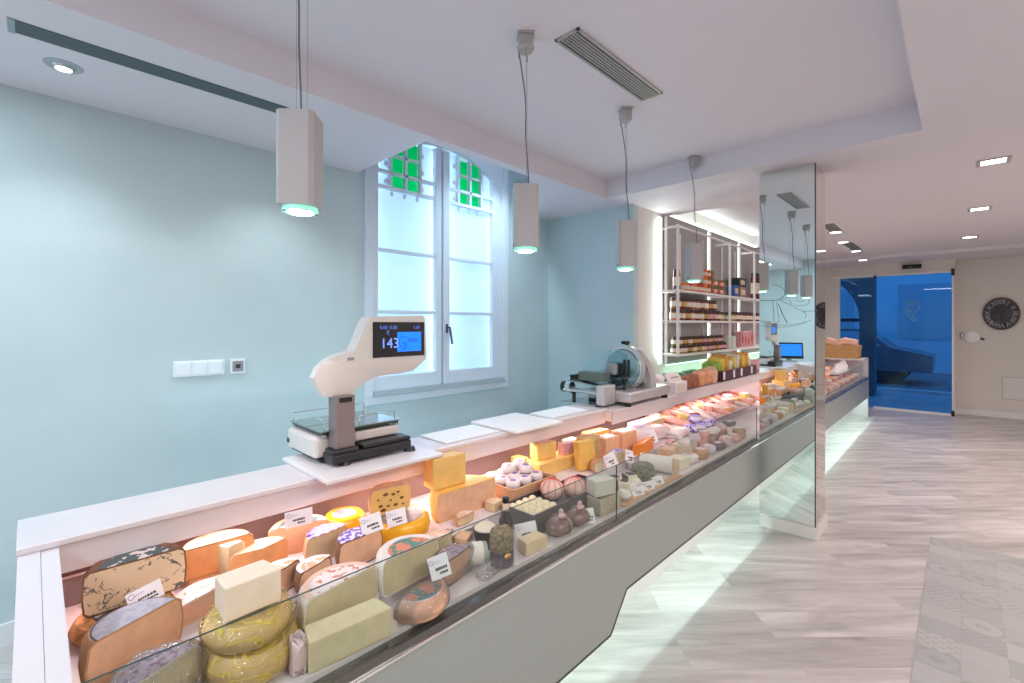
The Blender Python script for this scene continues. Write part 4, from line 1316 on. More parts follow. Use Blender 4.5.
L_GREYBLUE = label_mat('label_greyblue', (0.05, 0.06, 0.08), (0.38, 0.36, 0.44), (0.48, 0.44, 0.50), 0.09, 0.10, 40, 0.5)
L_DARKRED = label_mat('label_dark_red', (0.04, 0.07, 0.08), (0.05, 0.09, 0.10), (0.80, 0.70, 0.68), 0.08, 0.1, 32, 0.55)
L_PINK = label_mat('label_pink_print', (0.80, 0.55, 0.45), (0.80, 0.72, 0.70), (0.62, 0.22, 0.14), 0.10, 0.12, 40, 0.58)
L_VIOLET = label_mat('label_violet', (0.10, 0.08, 0.45), (0.82, 0.78, 0.88), (0.12, 0.08, 0.55), 0.10, 0.2, 55, 0.48)
L_MAUVE = label_mat('label_mauve', (0.06, 0.10, 0.12), (0.55, 0.45, 0.52), (0.30, 0.20, 0.32), 0.09, 0.12, 60, 0.55)
L_ORANGE = label_mat('label_orange', (0.80, 0.74, 0.76), (0.75, 0.42, 0.25), (0.85, 0.80, 0.80), 0.06, 0.25, 40, 0.55)
L_WOODEN = label_mat('label_wooden', (0.25, 0.10, 0.05), (0.72, 0.48, 0.34), (0.80, 0.62, 0.50), 0.09, 0.05, 20, 0.55)
L_GREYTOP = label_mat('label_grey_top', (0.30, 0.26, 0.27), (0.24, 0.20, 0.22), (0.36, 0.33, 0.36), 0.09, 0.1, 30, 0.5)
L_GREENRED = label_mat('label_green_red', (0.80, 0.70, 0.65), (0.70, 0.25, 0.15), (0.10, 0.24, 0.20), 0.09, 0.18, 22, 0.52)
PKW = mat('packet_white', (0.84, 0.76, 0.76), 0.3, var=0.08, vscale=15)


def wheel(name, label, loc, r, h, ang=180, face=0.0, rind=R_TAN, pst=P_PALE, lab=None, lr=0.8, film=None, cat='cheese', tilt=None, grp=None, bulge=0.006, labelpart=None):
    """round cheese; ang degrees kept; cut faces open towards azimuth `face`"""
    t = thing(name, label, cat, loc, math.radians(face + 180), grp)
    if tilt: t.rotation_euler = (math.radians(tilt[0]), math.radians(tilt[1]), math.radians(face + 180))
    a0, a1 = -math.radians(ang) / 2, math.radians(ang) / 2
    if ang >= 360: a0, a1 = 0, 2 * PI
    th, bv = min(0.004, h * 0.12), min(0.010, h * 0.2)
    outer = [(0, 0), (r - bv, 0), (r, bv), (r + bulge, h / 2), (r, h - bv), (r - bv, h), (0, h)]
    if ang >= 360:
        b = B(); revolve(b, outer, a0, a1, 40); obj('rind', b, rind, t, 40)
    else:
        inner = [(0, h - th), (r - bv - th, h - th), (r - th, h - bv - th * .5), (r + bulge - th, h / 2), (r - th, bv + th * .5), (r - bv - th, th), (0, th)]
        b = B(); revolve(b, outer + inner, a0, a1, 40); obj('rind', b, rind, t, 40)
        b = B(); revolve(b, list(reversed(inner)), a0 , a1, 40); obj('paste', b, pst, t, 40)
    if lab:
        rr = r * lr
        b = B(); revolve(b, [(0, h + 0.0003), (rr, h + 0.0003), (rr, h + 0.0014), (0, h + 0.0014)], a0, a1, 40); o = obj('paper_label', b, lab, t)
        if labelpart: o['label'] = labelpart
    if film:
        b = B()
        k = 1.05
        pr = [(0, -0.001), (r * 0.9, -0.001), (r * k + bulge, h * 0.3), (r * k + bulge, h * 0.7), (r * 0.96, h * 1.03 + 0.003), (r * .5, h + 0.006), (0, h + 0.005)]
        revolve(b, pr, a0 - (0.06 if ang < 360 else 0), a1 + (0.06 if ang < 360 else 0), 36)
        for v in b.verts:
            v.co += Vector((random.uniform(-1, 1), random.uniform(-1, 1), random.uniform(-.6, 1))) * 0.003
            if v.co.z < 0: v.co.z = 0.0
        if ang < 360: bmesh.ops.translate(b, vec=(-0.004, 0, 0), verts=b.verts)
        obj('plastic_film', b, film, t, 180)
    return t


def block(name, label, loc, s, rz=0.0, m=P_PALE, rind=None, film=None, lab=None, cat='cheese', grp=None, tilt=None, slope=0.0, bev=0.004):
    t = thing(name, label, cat, loc, math.radians(rz), grp)
    if tilt: t.rotation_euler = (math.radians(tilt[0]), math.radians(tilt[1]), math.radians(rz))
    b = B(); vs = box(b, (0, 0, s[2] / 2), s, bev=bev)
    for v in b.verts:
        v.co.z *= 1 + slope * (v.co.x / s[0])
        v.co.y *= 1 + 0.12 * (v.co.x / s[0])
    obj('paste' if cat == 'cheese' else 'body', b, m, t)
    if rind:
        b = B(); box(b, (-s[0] / 2 - 0.001, 0, s[2] / 2), (0.006, s[1] * 0.95, s[2] * 0.98), bev=0.002)
        obj('rind', b, rind, t)
    if lab:
        b = B(); box(b, (0, 0, s[2] + 0.001), (s[0] * 0.7, s[1] * 0.7, 0.0016)); obj('paper_label', b, lab, t)
    if film:
        b = B(); box(b, (0, 0, s[2] / 2 + 0.002), (s[0] * 1.08, s[1] * 1.08, s[2] * 1.06), bev=0.012, seg=3)
        for v in b.verts:
            v.co += Vector((random.uniform(-1, 1), random.uniform(-1, 1), random.uniform(-1, 1))) * 0.002
            v.co.z = max(0, v.co.z)
        obj('plastic_film', b, film, t, 180)
    return t


def to_cam(x, y): return math.atan2(-y, -x)


ncard = 0


def card(px, py, z, label, face=None, w=0.078, h=0.052, roll=0.0, tilt=-18, grp=None, loc=None):
    """price card standing on z, its foot at pixel px,py"""
    q = at(px, py, z=z) if loc is None else Vector(loc)
    f = to_cam(q.x, q.y) + 0.25 if face is None else math.radians(face)
    t = thing('price_card', label, 'price card', q, 0, grp)
    t.rotation_euler = (math.radians(tilt), roll, f + PI / 2)
    b = B(); bx(b, -w / 2, w / 2, 0, 0.0008, 0, h); obj('card', b, M_CARD, t)
    sw = [(-w * .36 + 0.007 * math.cos(a), -0.0004, h * .74 + 0.006 * math.sin(a)) for a in [0.5 + 5.5 * i / 8 for i in range(9)]]
    sw += [(-w * .36 + 0.002, -0.0004, h * .72)]
    curve('logo', sw, 0.0007, M_VIOLET, t)
    curve('logo', [(-w * .26 + 0.003 * i, -0.0004, h * (.70 + (0.07 if i % 2 else -.02))) for i in range(7)], 0.0005, M_VIOLET, t)
    b = B()
    for (z0, x0, n, hh) in ((h * .36, -w * .22, 7, h * .13), (h * .17, -w * .05, 5, h * .11)):
        x = x0
        for i in range(n):
            ww = random.choice((0.003, 0.004, 0.0055))
            bx(b, x, x + ww, -0.0006, 0.0, z0, z0 + hh * random.uniform(.8, 1))
            x += ww + 0.0012
    o = obj('lettering', b, M_INK, t)
    return t


def bag(name, label, loc, s, m, rz=0, cat='packet', grp=None, m2=None, jit=0.08):
    """soft packet: squashed lumpy body with a printed patch"""
    t = thing(name, label, cat, loc, math.radians(rz), grp)
    b = B(); box(b, (0, 0, s[2] / 2), s, bev=min(s) * 0.35, seg=3)
    for v in b.verts:
        v.co += Vector((random.uniform(-1, 1) * s[0], random.uniform(-1, 1) * s[1], random.uniform(-1, 1) * s[2])) * jit * 0.5
        v.co.z = max(0, v.co.z)
    obj('wrapper', b, m, t, 60)
    if m2:
        b = B(); box(b, (0, 0, s[2] + 0.002), (s[0] * .5, s[1] * .5, 0.003), bev=0.001); obj('printed_label', b, m2, t)
    return t


def T(px, py, z): return at(px, py, z=z)


# ------------------------------------------------------------------ cheeses nearest the camera
BACKZ, FRONTZ = 0.7005, 0.6555
wheel('crusty_cheese_wheel', 'crusty brown whole cheese under the blue-veined cheese at the near end', (-1.60, 0.175, BACKZ), 0.105, 0.045, 360, 0, R_CRUST, None, L_DARKRED, 0.6)
wheel('blue_cheese_half', 'half wheel of blue-veined cheese with dark red-white label, standing furthest left at the back', (-1.60, 0.20, BACKZ + 0.048), 0.108, 0.115, 180, -2, R_BROWN, P_BLUE, L_DARKRED, 0.72, bulge=0.004)
wheel('cheese_half_wheel', 'half cheese wheel with grey-blue round label, nearest the left end panel', (-1.375, 0.175, FRONTZ + 0.015 + 0.03), 0.098, 0.115, 180, 24, R_TAN, P_PEACH, L_GREYBLUE, 0.86)
block('cheese_slab', 'flat pale cheese slab underneath the grey-labelled half wheel', (-1.34, 0.18, FRONTZ), (0.07, 0.15, 0.043), 20, P_PALE)
card(148, 603, 0.80, 'tilted white price card between the blue-veined cheese and grey-labelled half wheel', roll=-0.18, w=0.072, h=0.042)
wheel('wrapped_cheese_half', 'film-wrapped half cheese with mauve label touching the front glass at bottom left', (-1.225, 0.192, FRONTZ), 0.088, 0.112, 180, 24, R_WHITE, P_IVORY, L_MAUVE, 0.85, M_FILM)
wheel('low_round_cheese', 'pink-edged low round cheese beneath the notched half wheel', (-1.68, 0.41, BACKZ), 0.085, 0.025, 360, 0, R_PEACH, None, None)
wheel('cheese_half_wheel', 'notched half cheese wheel with wooden label, right of the blue-veined cheese', (-1.665, 0.405, BACKZ + 0.026), 0.100, 0.095, 180, -4, R_TAN, P_ORANGE, L_WOODEN, 0.9)
wheel('cheese_wedge', 'small pale wedge leaning in front of the notched half wheel', (-1.628, 0.425, BACKZ + 0.026), 0.055, 0.085, 95, -20, R_WHITE, P_IVORY, None)
wheel('cheese_half_wheel', 'pale half cheese wheel with plain white top behind the yellow-wrapped cheeses', (-1.49, 0.345, BACKZ), 0.092, 0.062, 180, 20, R_WHITE, P_PEACH, L_PINK, 0.7)
wheel('yellow_wrapped_cheese', 'lower big round cheese wrapped in yellow film behind the glass', (-1.265, 0.385, FRONTZ), 0.098, 0.075, 360, 0, P_RIPE, None, None, film=M_YFILM)
wheel('yellow_wrapped_cheese', 'upper round cheese wrapped in yellow film, stacked on the lower one', (-1.270, 0.375, FRONTZ + 0.082), 0.092, 0.062, 360, 0, P_RIPE, None, None, film=M_YFILM)
block('cheese_block', 'large white cheese block on top of the yellow-wrapped round cheeses', (-1.272, 0.372, FRONTZ + 0.152), (0.10, 0.12, 0.078), 2, P_WHITE, slope=0.12)
wheel('cheese_half_wheel', 'pale half cheese wheel with dark label against the back lining, price card on it', (-1.665, 0.655, BACKZ), 0.098, 0.098, 180, -16, R_PEACH, P_PEACH, L_DARKRED, 0.7)
card(297, 522, 0.80, 'white price card standing on the pale half wheel by the back lining', loc=(-1.645, 0.645, 0.8015), w=0.09, h=0.055, tilt=-6)
wheel('orange_cheese_wedge', 'thick orange cheese wedge left of the pale half wheel with price card', (-1.60, 0.515, BACKZ), 0.09, 0.085, 150, 4, R_PEACH, P_ORANGE, None)
wheel('cheese_wedge', 'small cheese wedge with orange and white label, left of two alike', (-1.445, 0.525, BACKZ), 0.062, 0.075, 170, 22, R_BROWN, P_PEACH, L_ORANGE, 0.95)
wheel('cheese_wedge', 'small cheese wedge with orange and white label, right of two alike', (-1.405, 0.605, BACKZ), 0.062, 0.070, 170, 22, R_BROWN, P_PEACH, L_ORANGE, 0.95)
wheel('large_half_cheese', 'large pale green-white half cheese with pink print label behind the glass', (-1.235, 0.605, FRONTZ + 0.0), 0.115, 0.128, 180, 10, R_WHITE, P_IVORY, L_PINK, 0.92)
block('cheese_block', 'long ivory cheese block lying lowest at the front glass', (-1.155, 0.575, FRONTZ), (0.075, 0.205, 0.078), -5, P_IVORY, rind=None, film=None)
wheel('large_half_cheese', 'large half cheese with green and red label, right of the pink-print one', (-1.245, 0.835, FRONTZ + 0.026), 0.108, 0.112, 180, 6, R_WHITE, P_IVORY, L_GREENRED, 0.84)
wheel('wrapped_cheese_half', 'low film-wrapped half cheese with orange label and price card by the glass', (-1.165, 0.80, FRONTZ), 0.088, 0.062, 150, 186, R_PEACH, P_PALE, L_GREENRED, 0.9, M_FILM)
card(420, 596, 0.72, 'tilted price card on the low film-wrapped half cheese near the glass', loc=(-1.135, 0.87, 0.728), w=0.062, h=0.066, roll=-0.2)
wheel('violet_label_wedge', 'cheese wedge with violet and white label, left of the two violet ones', (-1.545, 0.705, BACKZ), 0.075, 0.092, 170, 8, R_PEACH, P_PALE, L_VIOLET, 0.95)
wheel('violet_label_wedge', 'cheese wedge with violet and white label, right of the two violet ones', (-1.425, 0.765, BACKZ), 0.082, 0.098, 170, 8, R_BROWN, P_PEACH, L_VIOLET, 0.95)
card(368, 533, 0.80, 'white price card on the right violet-labelled cheese wedge', loc=(-1.42, 0.80, 0.800), w=0.07, h=0.058, roll=-0.15)
wheel('yellow_wax_cheese', 'small yellow waxed cheese wheel half hidden behind the violet-labelled wedges', (-1.70, 0.835, BACKZ), 0.075, 0.075, 360, 0, R_YEL, None, L_GREYTOP, 0.6)
wheel('yellow_wax_cheese', 'yellow waxed cheese wheel with grey top carrying the cheese with holes', (-1.54, 0.975, BACKZ), 0.112, 0.075, 360, 0, R_YEL, None, L_GREYTOP, 0.80)
sw = wheel('holed_cheese_half', 'half cheese with dark holes standing on the yellow waxed wheel', (-1.565, 0.955, BACKZ + 0.078), 0.078, 0.098, 180, -8, R_PEACH, P_YELLOW, None)
b = B()
for (y, z, a) in ((-.03, .075, .006), (-.045, .05, .008), (-.01, .07, .007), (.02, .075, .009), (.0, .05, .005), (.04, .035, .008), (.01, .03, .006), (.05, .06, .005), (-.02, .028, .008), (.03, .018, .01), (-.05, .025, .005)):
    ball(b, (0.0, y, z), (0.0015, a * 1.2, a * 0.7), 2)
obj('holes', b, mat('hole_brown', (0.18, 0.08, 0.03), 0.7), sw)
card(383, 527, 0.78, 'price card leaning on the yellow waxed wheel right of the violet labels', loc=(-1.452, 0.915, 0.778), w=0.07, h=0.055, roll=-0.1)
wheel('cheese_wedge', 'cheese wedge with wooden label behind the film-wrapped foil wedge', (-1.325, 1.005, BACKZ - 0.045), 0.07, 0.085, 160, 6, R_TAN, P_IVORY, L_WOODEN, 0.97)
wheel('foil_top_cheese', 'wrapped cheese wedge with silver foil top beside the herb jar', (-1.195, 0.985, FRONTZ), 0.078, 0.082, 170, 14, R_BROWN, P_PEACH, L_MAUVE, 0.9, M_FILM)
bag('film_parcel', 'crumpled clear film parcel by the glass right of the foil-topped wedge', (-1.145, 1.075, FRONTZ), (0.05, 0.10, 0.035), M_FILM, 10, jit=0.25)
wheel('big_yellow_cheese', 'large deep yellow cheese half at the back under the yellow block', (-1.50, 1.285, BACKZ), 0.155, 0.115, 180, -2, P_GOLD, P_PEACH, None)
block('yellow_cheese_block', 'tall yellow cheese block standing on the large yellow half', (-1.585, 1.225, BACKZ + 0.116), (0.09, 0.155, 0.125), -3, P_YELLOW, slope=0.08)

# wooden crate with white cheeses
cr = thing('wooden_crate', 'shallow wooden crate holding small white cheeses at the back', 'crate', (-1.555, 1.635, BACKZ))
b = B(); bx(b, -0.13, 0.13, -0.15, 0.15, 0, 0.008); obj('bottom', b, M_WOOD, cr)
for (x0, x1, y0, y1) in ((-.13, -.12, -.15, .15), (.12, .13, -.15, .15), (-.12, .12, -.15, -.14), (-.12, .12, .14, .15)):
    b = B(); bx(b, x0, x1, y0, y1, 0.008, 0.062, 0.001); obj('side', b, M_WOOD, cr)
b = B(); bx(b, -0.119, 0.119, -0.139, 0.139, 0.0085, 0.045); obj('liner', b, mat('dark_liner', (0.10, 0.07, 0.10), 0.5), cr)
wc = None
for i, (x, y, z) in enumerate(((-.07, -.09, 0), (-.07, -.01, 0), (-.07, .07, 0), (.0, -.09, 0), (0, -.01, 0), (0, .07, 0), (.07, -.09, 0), (.07, -.01, 0), (.07, .07, 0), (-.03, -.02, .036), (.03, .04, .036), (-.04, .07, .036))):
    lab = 'small white round cheese packed in the wooden crate' if z == 0 else 'small white round cheese piled on top in the wooden crate'
    loc = (-1.555 + x, 1.635 + y, BACKZ + 0.0458 + z)
    if wc is None:
        wc = thing('white_cheese', lab, 'cheese', loc, 0, 'white cheeses in the crate')
        b = B(); lathe(b, [(0, 0), (.028, 0), (.034, .008), (.034, .024), (.028, .034), (0, .034)], 20); obj('body', b, PKW, wc, 50)
        b = B(); cyl(b, (0, 0, .0342), (0, 0, .0352), 0.016, seg=16); obj('paper_label', b, mat('violet_seal', (0.25, 0.18, 0.4), 0.5), wc)
    else: dup(wc, loc, random.random() * 6, lab, 'white cheeses in the crate' if z == 0 else 'cheeses on top in the crate')
# bowl + bottle + jars
t = thing('dark_bowl', 'dark tapered tub with white rim and creamy filling left of the bottle', 'tub', (-1.30, 1.205, FRONTZ))
b = B(); lathe(b, [(0, 0), (.035, 0), (.052, .07), (.048, .07), (.04, .06), (0, .06)], 28); obj('tub', b, mat('tub_dark', (0.05, 0.04, 0.05), 0.35), t, 40)
b = B(); lathe(b, [(0, .061), (.042, .061), (.046, .071), (.03, .082), (0, .085)], 24); obj('filling', b, P_WHITE, t, 60)
t = thing('small_bottle', 'small dark glass bottle with cream neck band among the cheeses', 'bottle', (-1.245, 1.255, FRONTZ))
b = B(); lathe(b, [(0, 0), (.025, 0), (.027, .006), (.027, .10), (.012, .135), (.0115, .165), (0, .165)], 24); obj('glass', b, mat('bottle_black', (0.02, 0.008, 0.012), 0.08), t, 40)
b = B(); revolve(b, [(.012, .138), (.0135, .138), (.0128, .168), (.012, .168)], seg=20); obj('neck_band', b, mat('band_cream', (0.75, 0.6, 0.45), 0.5), t)
b = B(); cyl(b, (0, 0, .166), (0, 0, .186), .013, seg=20); obj('cap', b, M_BLACK, t, 40)
b = B(); revolve(b, [(.0272, .02), (.028, .02), (.028, .08), (.0272, .08)], seg=24); obj('paper_label', b, mat('label_plum', (0.16, 0.06, 0.07), 0.4, var=0.5, vscale=60), t)
t = thing('cheese_log', 'green-grey cheese log lying left of the herb-filled jar', 'cheese', (-1.235, 1.085, FRONTZ), math.radians(60))
b = B(); cyl(b, (-.05, 0, .036), (.045, 0, .036), .036, seg=28); obj('paste', b, mat('log_green', (0.36, 0.40, 0.30), 0.5), t, 40)
b = B(); revolve(b, [(.0362, -.05), (.038, -.05), (.038, .03), (.0362, .03)], seg=28); bmesh.ops.rotate(b, matrix=Matrix.Rotation(PI / 2, 4, 'Y'), verts=b.verts, cent=(0, 0, 0)); bmesh.ops.translate(b, vec=(0, 0, .036), verts=b.verts)
obj('rind', b, R_WHITE, t, 40)
t = thing('herb_jar', 'jar packed with brown herbs above plum foil standing at the glass beside the bottle', 'jar', (-1.165, 1.155, FRONTZ))
b = B(); lathe(b, [(0, .052), (.038, .052), (.042, .065), (.042, .112), (.030, .125), (0, .130)], 24)
for v in b.verts: v.co *= 1 + random.uniform(-.03, .03)
obj('herbs', b, mat('herbs', (0.26, 0.19, 0.10), 0.8, var=0.8, vscale=90, bump=1.0), t)
b = B(); lathe(b, [(0, 0), (.040, 0), (.044, .01), (.042, .05), (0, .051)], 24); obj('lower_body', b, mat('plum_foil', (0.12, 0.08, 0.12), 0.2, metal=0.3, var=0.6, vscale=40), t, 50)
b = B(); ball(b, (.041, -.012, .045), (.006, .018, .010), 2); obj('gold_seal', b, mat('gold_seal', (0.75, 0.42, 0.10), 0.2, metal=0.8), t, 180)
# dark bin
bn = thing('dark_bin', 'long dark grey display tub holding cream balls and red netted cheeses', 'tub', (-1.305, 1.655, FRONTZ), math.radians(0))
M_BIN = mat('bin_grey', (0.085, 0.075, 0.085), 0.35)
b = B()
bx(b, -.085, .085, -.27, .27, 0, .006)
for (x0, x1, y0, y1) in ((-.09, -.083, -.275, .275), (.083, .09, -.275, .275), (-.083, .083, -.275, -.268), (-.083, .083, .268, .275)): bx(b, x0, x1, y0, y1, 0.0, 0.085)
obj('tub_shell', b, M_BIN, bn)
b = B(); bx(b, -.082, .082, -.267, .267, .0065, .05); obj('insert', b, M_BIN, bn)
P_EGG = mat('egg_cream', (0.85, 0.74, 0.50), 0.35, var=0.12, vscale=20)
eg = None
k = 0
for i in range(4):
    for j in range(4):
        loc = (-1.305 - 0.057 + j * 0.038, 1.415 + i * 0.042, FRONTZ + 0.0505)
        if eg is None:
            eg = tag(obj('cream_ball', (lambda b: (ball(b, (0, 0, .019), (.0195, .021, .019), 2), b)[1])(B()), P_EGG, None, 180), 'small cream ball cheese in the near half of the dark tub', 'cheese', 'cream balls in the dark tub')
            eg.location = loc
        else:
            o = eg.copy(); COL.objects.link(o); o.location = loc; o.rotation_euler = (0, 0, i + j)
for n_, (x, y, rz) in enumerate(((-1.335, 1.645, 0), (-1.275, 1.735, 1))):
    t = thing('netted_cheese', ('rear-left' if n_ == 0 else 'right-hand') + ' round pale cheese tied with red net in the dark tub', 'cheese', (x, y, FRONTZ + 0.0505), rz)
    b = B(); ball(b, (0, 0, .046), (.055, .052, .046), 3, 0.02); obj('body', b, mat('ham_pale', (0.82, 0.58, 0.50), 0.4, var=0.2, vscale=18), t, 180)
    for i in range(5):
        a = i * PI / 5
        curve('red_cord', [(.0565 * math.cos(u) * math.cos(a), .0535 * math.cos(u) * math.sin(a), .046 + .0475 * math.sin(u)) for u in [2 * PI * q / 24 for q in range(24)]], 0.0013, mat('cord_red', (0.7, 0.10, 0.05), 0.6), t, cyclic=True)
rk = None
for i in range(14):
    loc = (-1.375 + (i % 3) * 0.05, 1.83 + (i // 3) * 0.022 - (0.0), FRONTZ + 0.0505 + (i % 2) * 0.004)
    if loc[1] > 1.90: break
    if rk is None:
        rk = tag(obj('grey_pebble_cheese', (lambda b: (ball(b, (0, 0, .014), (.018, .010, .014), 2), b)[1])(B()), R_GREY, None, 180), 'small grey bite-sized cheese at the far end of the dark tub', 'cheese', 'grey cheeses in the dark tub')
        rk.location = loc
    else:
        o = rk.copy(); COL.objects.link(o); o.location = loc

# plate, block and card near the glass
b = B(); bx(b, -1.165, -1.112, 1.17, 1.36, FRONTZ, FRONTZ + 0.008, 0.002); tag(obj('white_plate', b, M_TRAY), 'thin white plate by the glass under a small ivory block', 'plate')
block('cheese_block', 'small ivory cheese block on the thin white plate by the glass', (-1.140, 1.29, FRONTZ + 0.0085), (0.05, 0.10, 0.05), -6, P_PALE, R_PEACH)
card(522, 545, 0.70, 'price card standing behind the small ivory block on the plate', loc=(-1.185, 1.315, FRONTZ + 0.015), w=0.085, h=0.07, roll=-0.12)
# brown wrapped round cheeses
MBR = mat('smoked_brown', (0.20, 0.10, 0.08), 0.2, var=0.4, vscale=14, coat=0.6)
for n_, (x, y, s_) in enumerate(((-1.160, 1.475, .052), (-1.163, 1.605, .050))):
    t = thing('smoked_cheese', ('left' if n_ == 0 else 'right') + ' one of two brown smoked round cheeses tied with ribbon by the glass', 'cheese', (x, y, FRONTZ))
    b = B(); ball(b, (0, 0, s_ * .72), (s_, s_ * 1.25, s_ * .72), 3, 0.03); obj('body', b, MBR, t, 180)
    b = B(); ball(b, (0.015, 0.0, s_ * 1.5), (.012, .022, .010), 2, .1); ball(b, (0.0, 0.012, s_ * 1.55), (.01, .014, .02), 2, .1); obj('knot', b, mat('ribbon_pink', (0.6, 0.38, 0.36), 0.4), t)
    curve('tie', [(s_ * 1.02 * math.cos(u), 0.012, s_ * .72 + s_ * .74 * math.sin(u)) for u in [2 * PI * q / 24 for q in range(24)]], 0.0015, mat('tie_tan', (0.45, 0.28, 0.22), 0.6), t, cyclic=True)
card(590, 535, 0.7, 'price card in front of the right brown smoked cheese', loc=(-1.118, 1.62, FRONTZ + 0.01), w=0.06, h=0.06, roll=-0.12)
block('cheese_block', 'lower film-wrapped white block by the glass right of the smoked cheeses', (-1.165, 1.80, FRONTZ), (0.085, 0.14, 0.075), -4, P_IVORY, film=M_FILM)
block('cheese_block', 'upper grey-white block stacked on the film-wrapped white block', (-1.172, 1.79, FRONTZ + 0.080), (0.075, 0.11, 0.07), -16, mat('paste_greywhite', (0.62, 0.60, 0.52), 0.5), R_GREY)

# ------------------------------------------------------------------ middle of the counter
# price rail with small cheeses
b = B(); bx(b, -1.150, -1.112, 1.90, 2.52, FRONTZ, FRONTZ + 0.008, 0.002); tag(obj('wooden_board', b, M_WOOD), 'thin orange wooden board by the glass under small goat cheeses', 'board')
gc = None
for i in range(3):
    loc = (-1.155, 1.965 + i * 0.075 + (0.02 if i else 0), FRONTZ + 0.0085)
    if i == 0:
        gc = wheel('goat_cheese', 'small white goat cheese on the orange board, nearest one', loc, 0.030, 0.045, 360, 0, R_WHITE, None, None, lr=.6, grp=None)
    else: dup(gc, (loc[0] - 0.03 * i, loc[1] + 0.02 * i, FRONTZ), 0, ('middle' if i == 1 else 'furthest') + ' small white goat cheese of three at the orange board')
for i in range(3):
    card(0, 0, 0, ('nearest', 'middle', 'furthest')[i] + ' of three price cards lined up on the orange board', loc=(-1.128, 2.06 + i * 0.105, FRONTZ + 0.009), w=0.08, h=0.042, face=-15, tilt=-25)
tag(obj('mozzarella_ball', (lambda b: (ball(b, (0, 0, .034), (.036, .036, .034), 3), b)[1])(B()), mat('mozz_white', (0.86, 0.80, 0.78), 0.3), None, 180), 'round white ball cheese beside the black-rinded pieces', 'cheese').location = (-1.26, 1.99, FRONTZ)
M_BLKR = mat('rind_black', (0.03, 0.025, 0.03), 0.4, bump=0.4)
for i, (x, y, f) in enumerate(((-1.215, 2.07, 20), (-1.285, 2.09, -30), (-1.25, 2.185, 60))):
    block('black_rind_cheese', ('front', 'rear', 'right-hand')[i] + ' of three black-rinded white cheese pieces in the middle of the counter', (x, y, FRONTZ + (0)), (0.055, 0.062, 0.058), f, P_WHITE, M_BLKR, lab=M_BLKR)
t = wheel('herb_cheese', 'drum-shaped cheese coated in green-grey herbs behind the orange board', (-1.245, 2.315, FRONTZ), 0.058, 0.085, 360, 0, mat('herb_rind', (0.22, 0.23, 0.17), 0.85, var=0.6, vscale=60, bump=1.0), None, None)
t = thing('cheese_log', 'thick white cheese log lying with its cut end to the glass', 'cheese', (-1.225, 2.50, FRONTZ), math.radians(15))
b = B(); cyl(b, (-.12, 0, .047), (.06, 0, .047), .047, seg=32); obj('rind', b, R_WHITE, t, 40)
b = B(); cyl(b, (.0602, 0, .047), (.063, 0, .047), .042, seg=32); obj('paste', b, P_PEACH, t, 40)

# back row, from the crate towards the pillar
block('long_cheese_bar', 'long low yellow cheese bar at the back right of the crate', (-1.62, 2.00, BACKZ), (0.12, 0.32, 0.07), -2, P_YELLOW)
block('yellow_cheese_block', 'yellow block standing on the near end of the long yellow bar', (-1.645, 1.945, BACKZ + 0.071), (0.075, 0.13, 0.085), -8, P_YELLOW, lab=PNK)
block('pink_label_packet', 'small pink printed packet between two yellow blocks at the back', (-1.60, 2.09, BACKZ + 0.071), (0.05, 0.08, 0.065), -8, PNK, cat='packet')
block('upright_cheese_slab', 'bright yellow cheese slab standing upright behind the dark tub', (-1.49, 2.125, BACKZ), (0.055, 0.11, 0.155), -12, P_GOLD, tilt=(0, -6))
block('cheese_block', 'pale orange block right behind the upright yellow slab', (-1.57, 2.27, BACKZ), (0.08, 0.12, 0.14), -10, P_YELLOW, film=M_FILM)
block('cheese_block', 'small white-topped block behind the upright yellow slab', (-1.67, 2.24, BACKZ), (0.07, 0.10, 0.115), 0, P_PALE, lab=PKW)
wheel('cheese_wedge', 'pale wedge carrying a large white price card behind the grey cheeses', (-1.40, 2.15, FRONTZ + 0.045), 0.06, 0.06, 150, 10, R_TAN, P_IVORY, None)
card(0, 0, 0, 'large white price card on the pale wedge behind the grey cheeses', loc=(-1.365, 2.21, BACKZ + 0.02), w=0.085, h=0.075, roll=-0.2, face=-10)
wheel('cheese_wedge', 'pale wedge with pink lettered label right of the large price card', (-1.41, 2.36, BACKZ), 0.072, 0.065, 170, 5, R_PEACH, P_IVORY, L_VIOLET)
card(0, 0, 0, 'slanted white price card right of the pale lettered wedge', loc=(-1.355, 2.37, BACKZ + 0.01), w=0.07, h=0.07, roll=0.3, face=-10)
block('cheese_block', 'peach block with white paper top in the back row', (-1.56, 2.45, BACKZ), (0.09, 0.13, 0.115), -4, P_PEACH, lab=PKW)
block('cheese_block', 'taller tan block behind the peach block with paper top', (-1.68, 2.50, BACKZ), (0.07, 0.20, 0.12), -4, P_YELLOW)
block('cheese_block', 'peach block with orange rind in the back row', (-1.55, 2.63, BACKZ), (0.10, 0.14, 0.12), -4, P_PEACH, P_DEEP, lab=PKW)
block('orange_cheese_wedge', 'deep orange wedge lying in front of white papers', (-1.43, 2.66, BACKZ), (0.075, 0.20, 0.07), 12, P_DEEP, slope=0.4)
block('orange_cheese_wedge', 'small deep orange piece below the larger orange wedge', (-1.325, 2.60, FRONTZ), (0.06, 0.12, 0.05), 12, P_DEEP)
bag('white_packet', 'white paper packet behind the deep orange wedge', (-1.56, 2.84, BACKZ), (0.13, 0.20, 0.11), PKW, -6, m2=mat('violet_seal', (0.25, 0.18, 0.4)))
card(0, 0, 0, 'white card leaning on the packet behind the orange wedge', loc=(-1.46, 2.86, BACKZ + 0.01), w=0.09, h=0.09, roll=-0.15, face=-20)
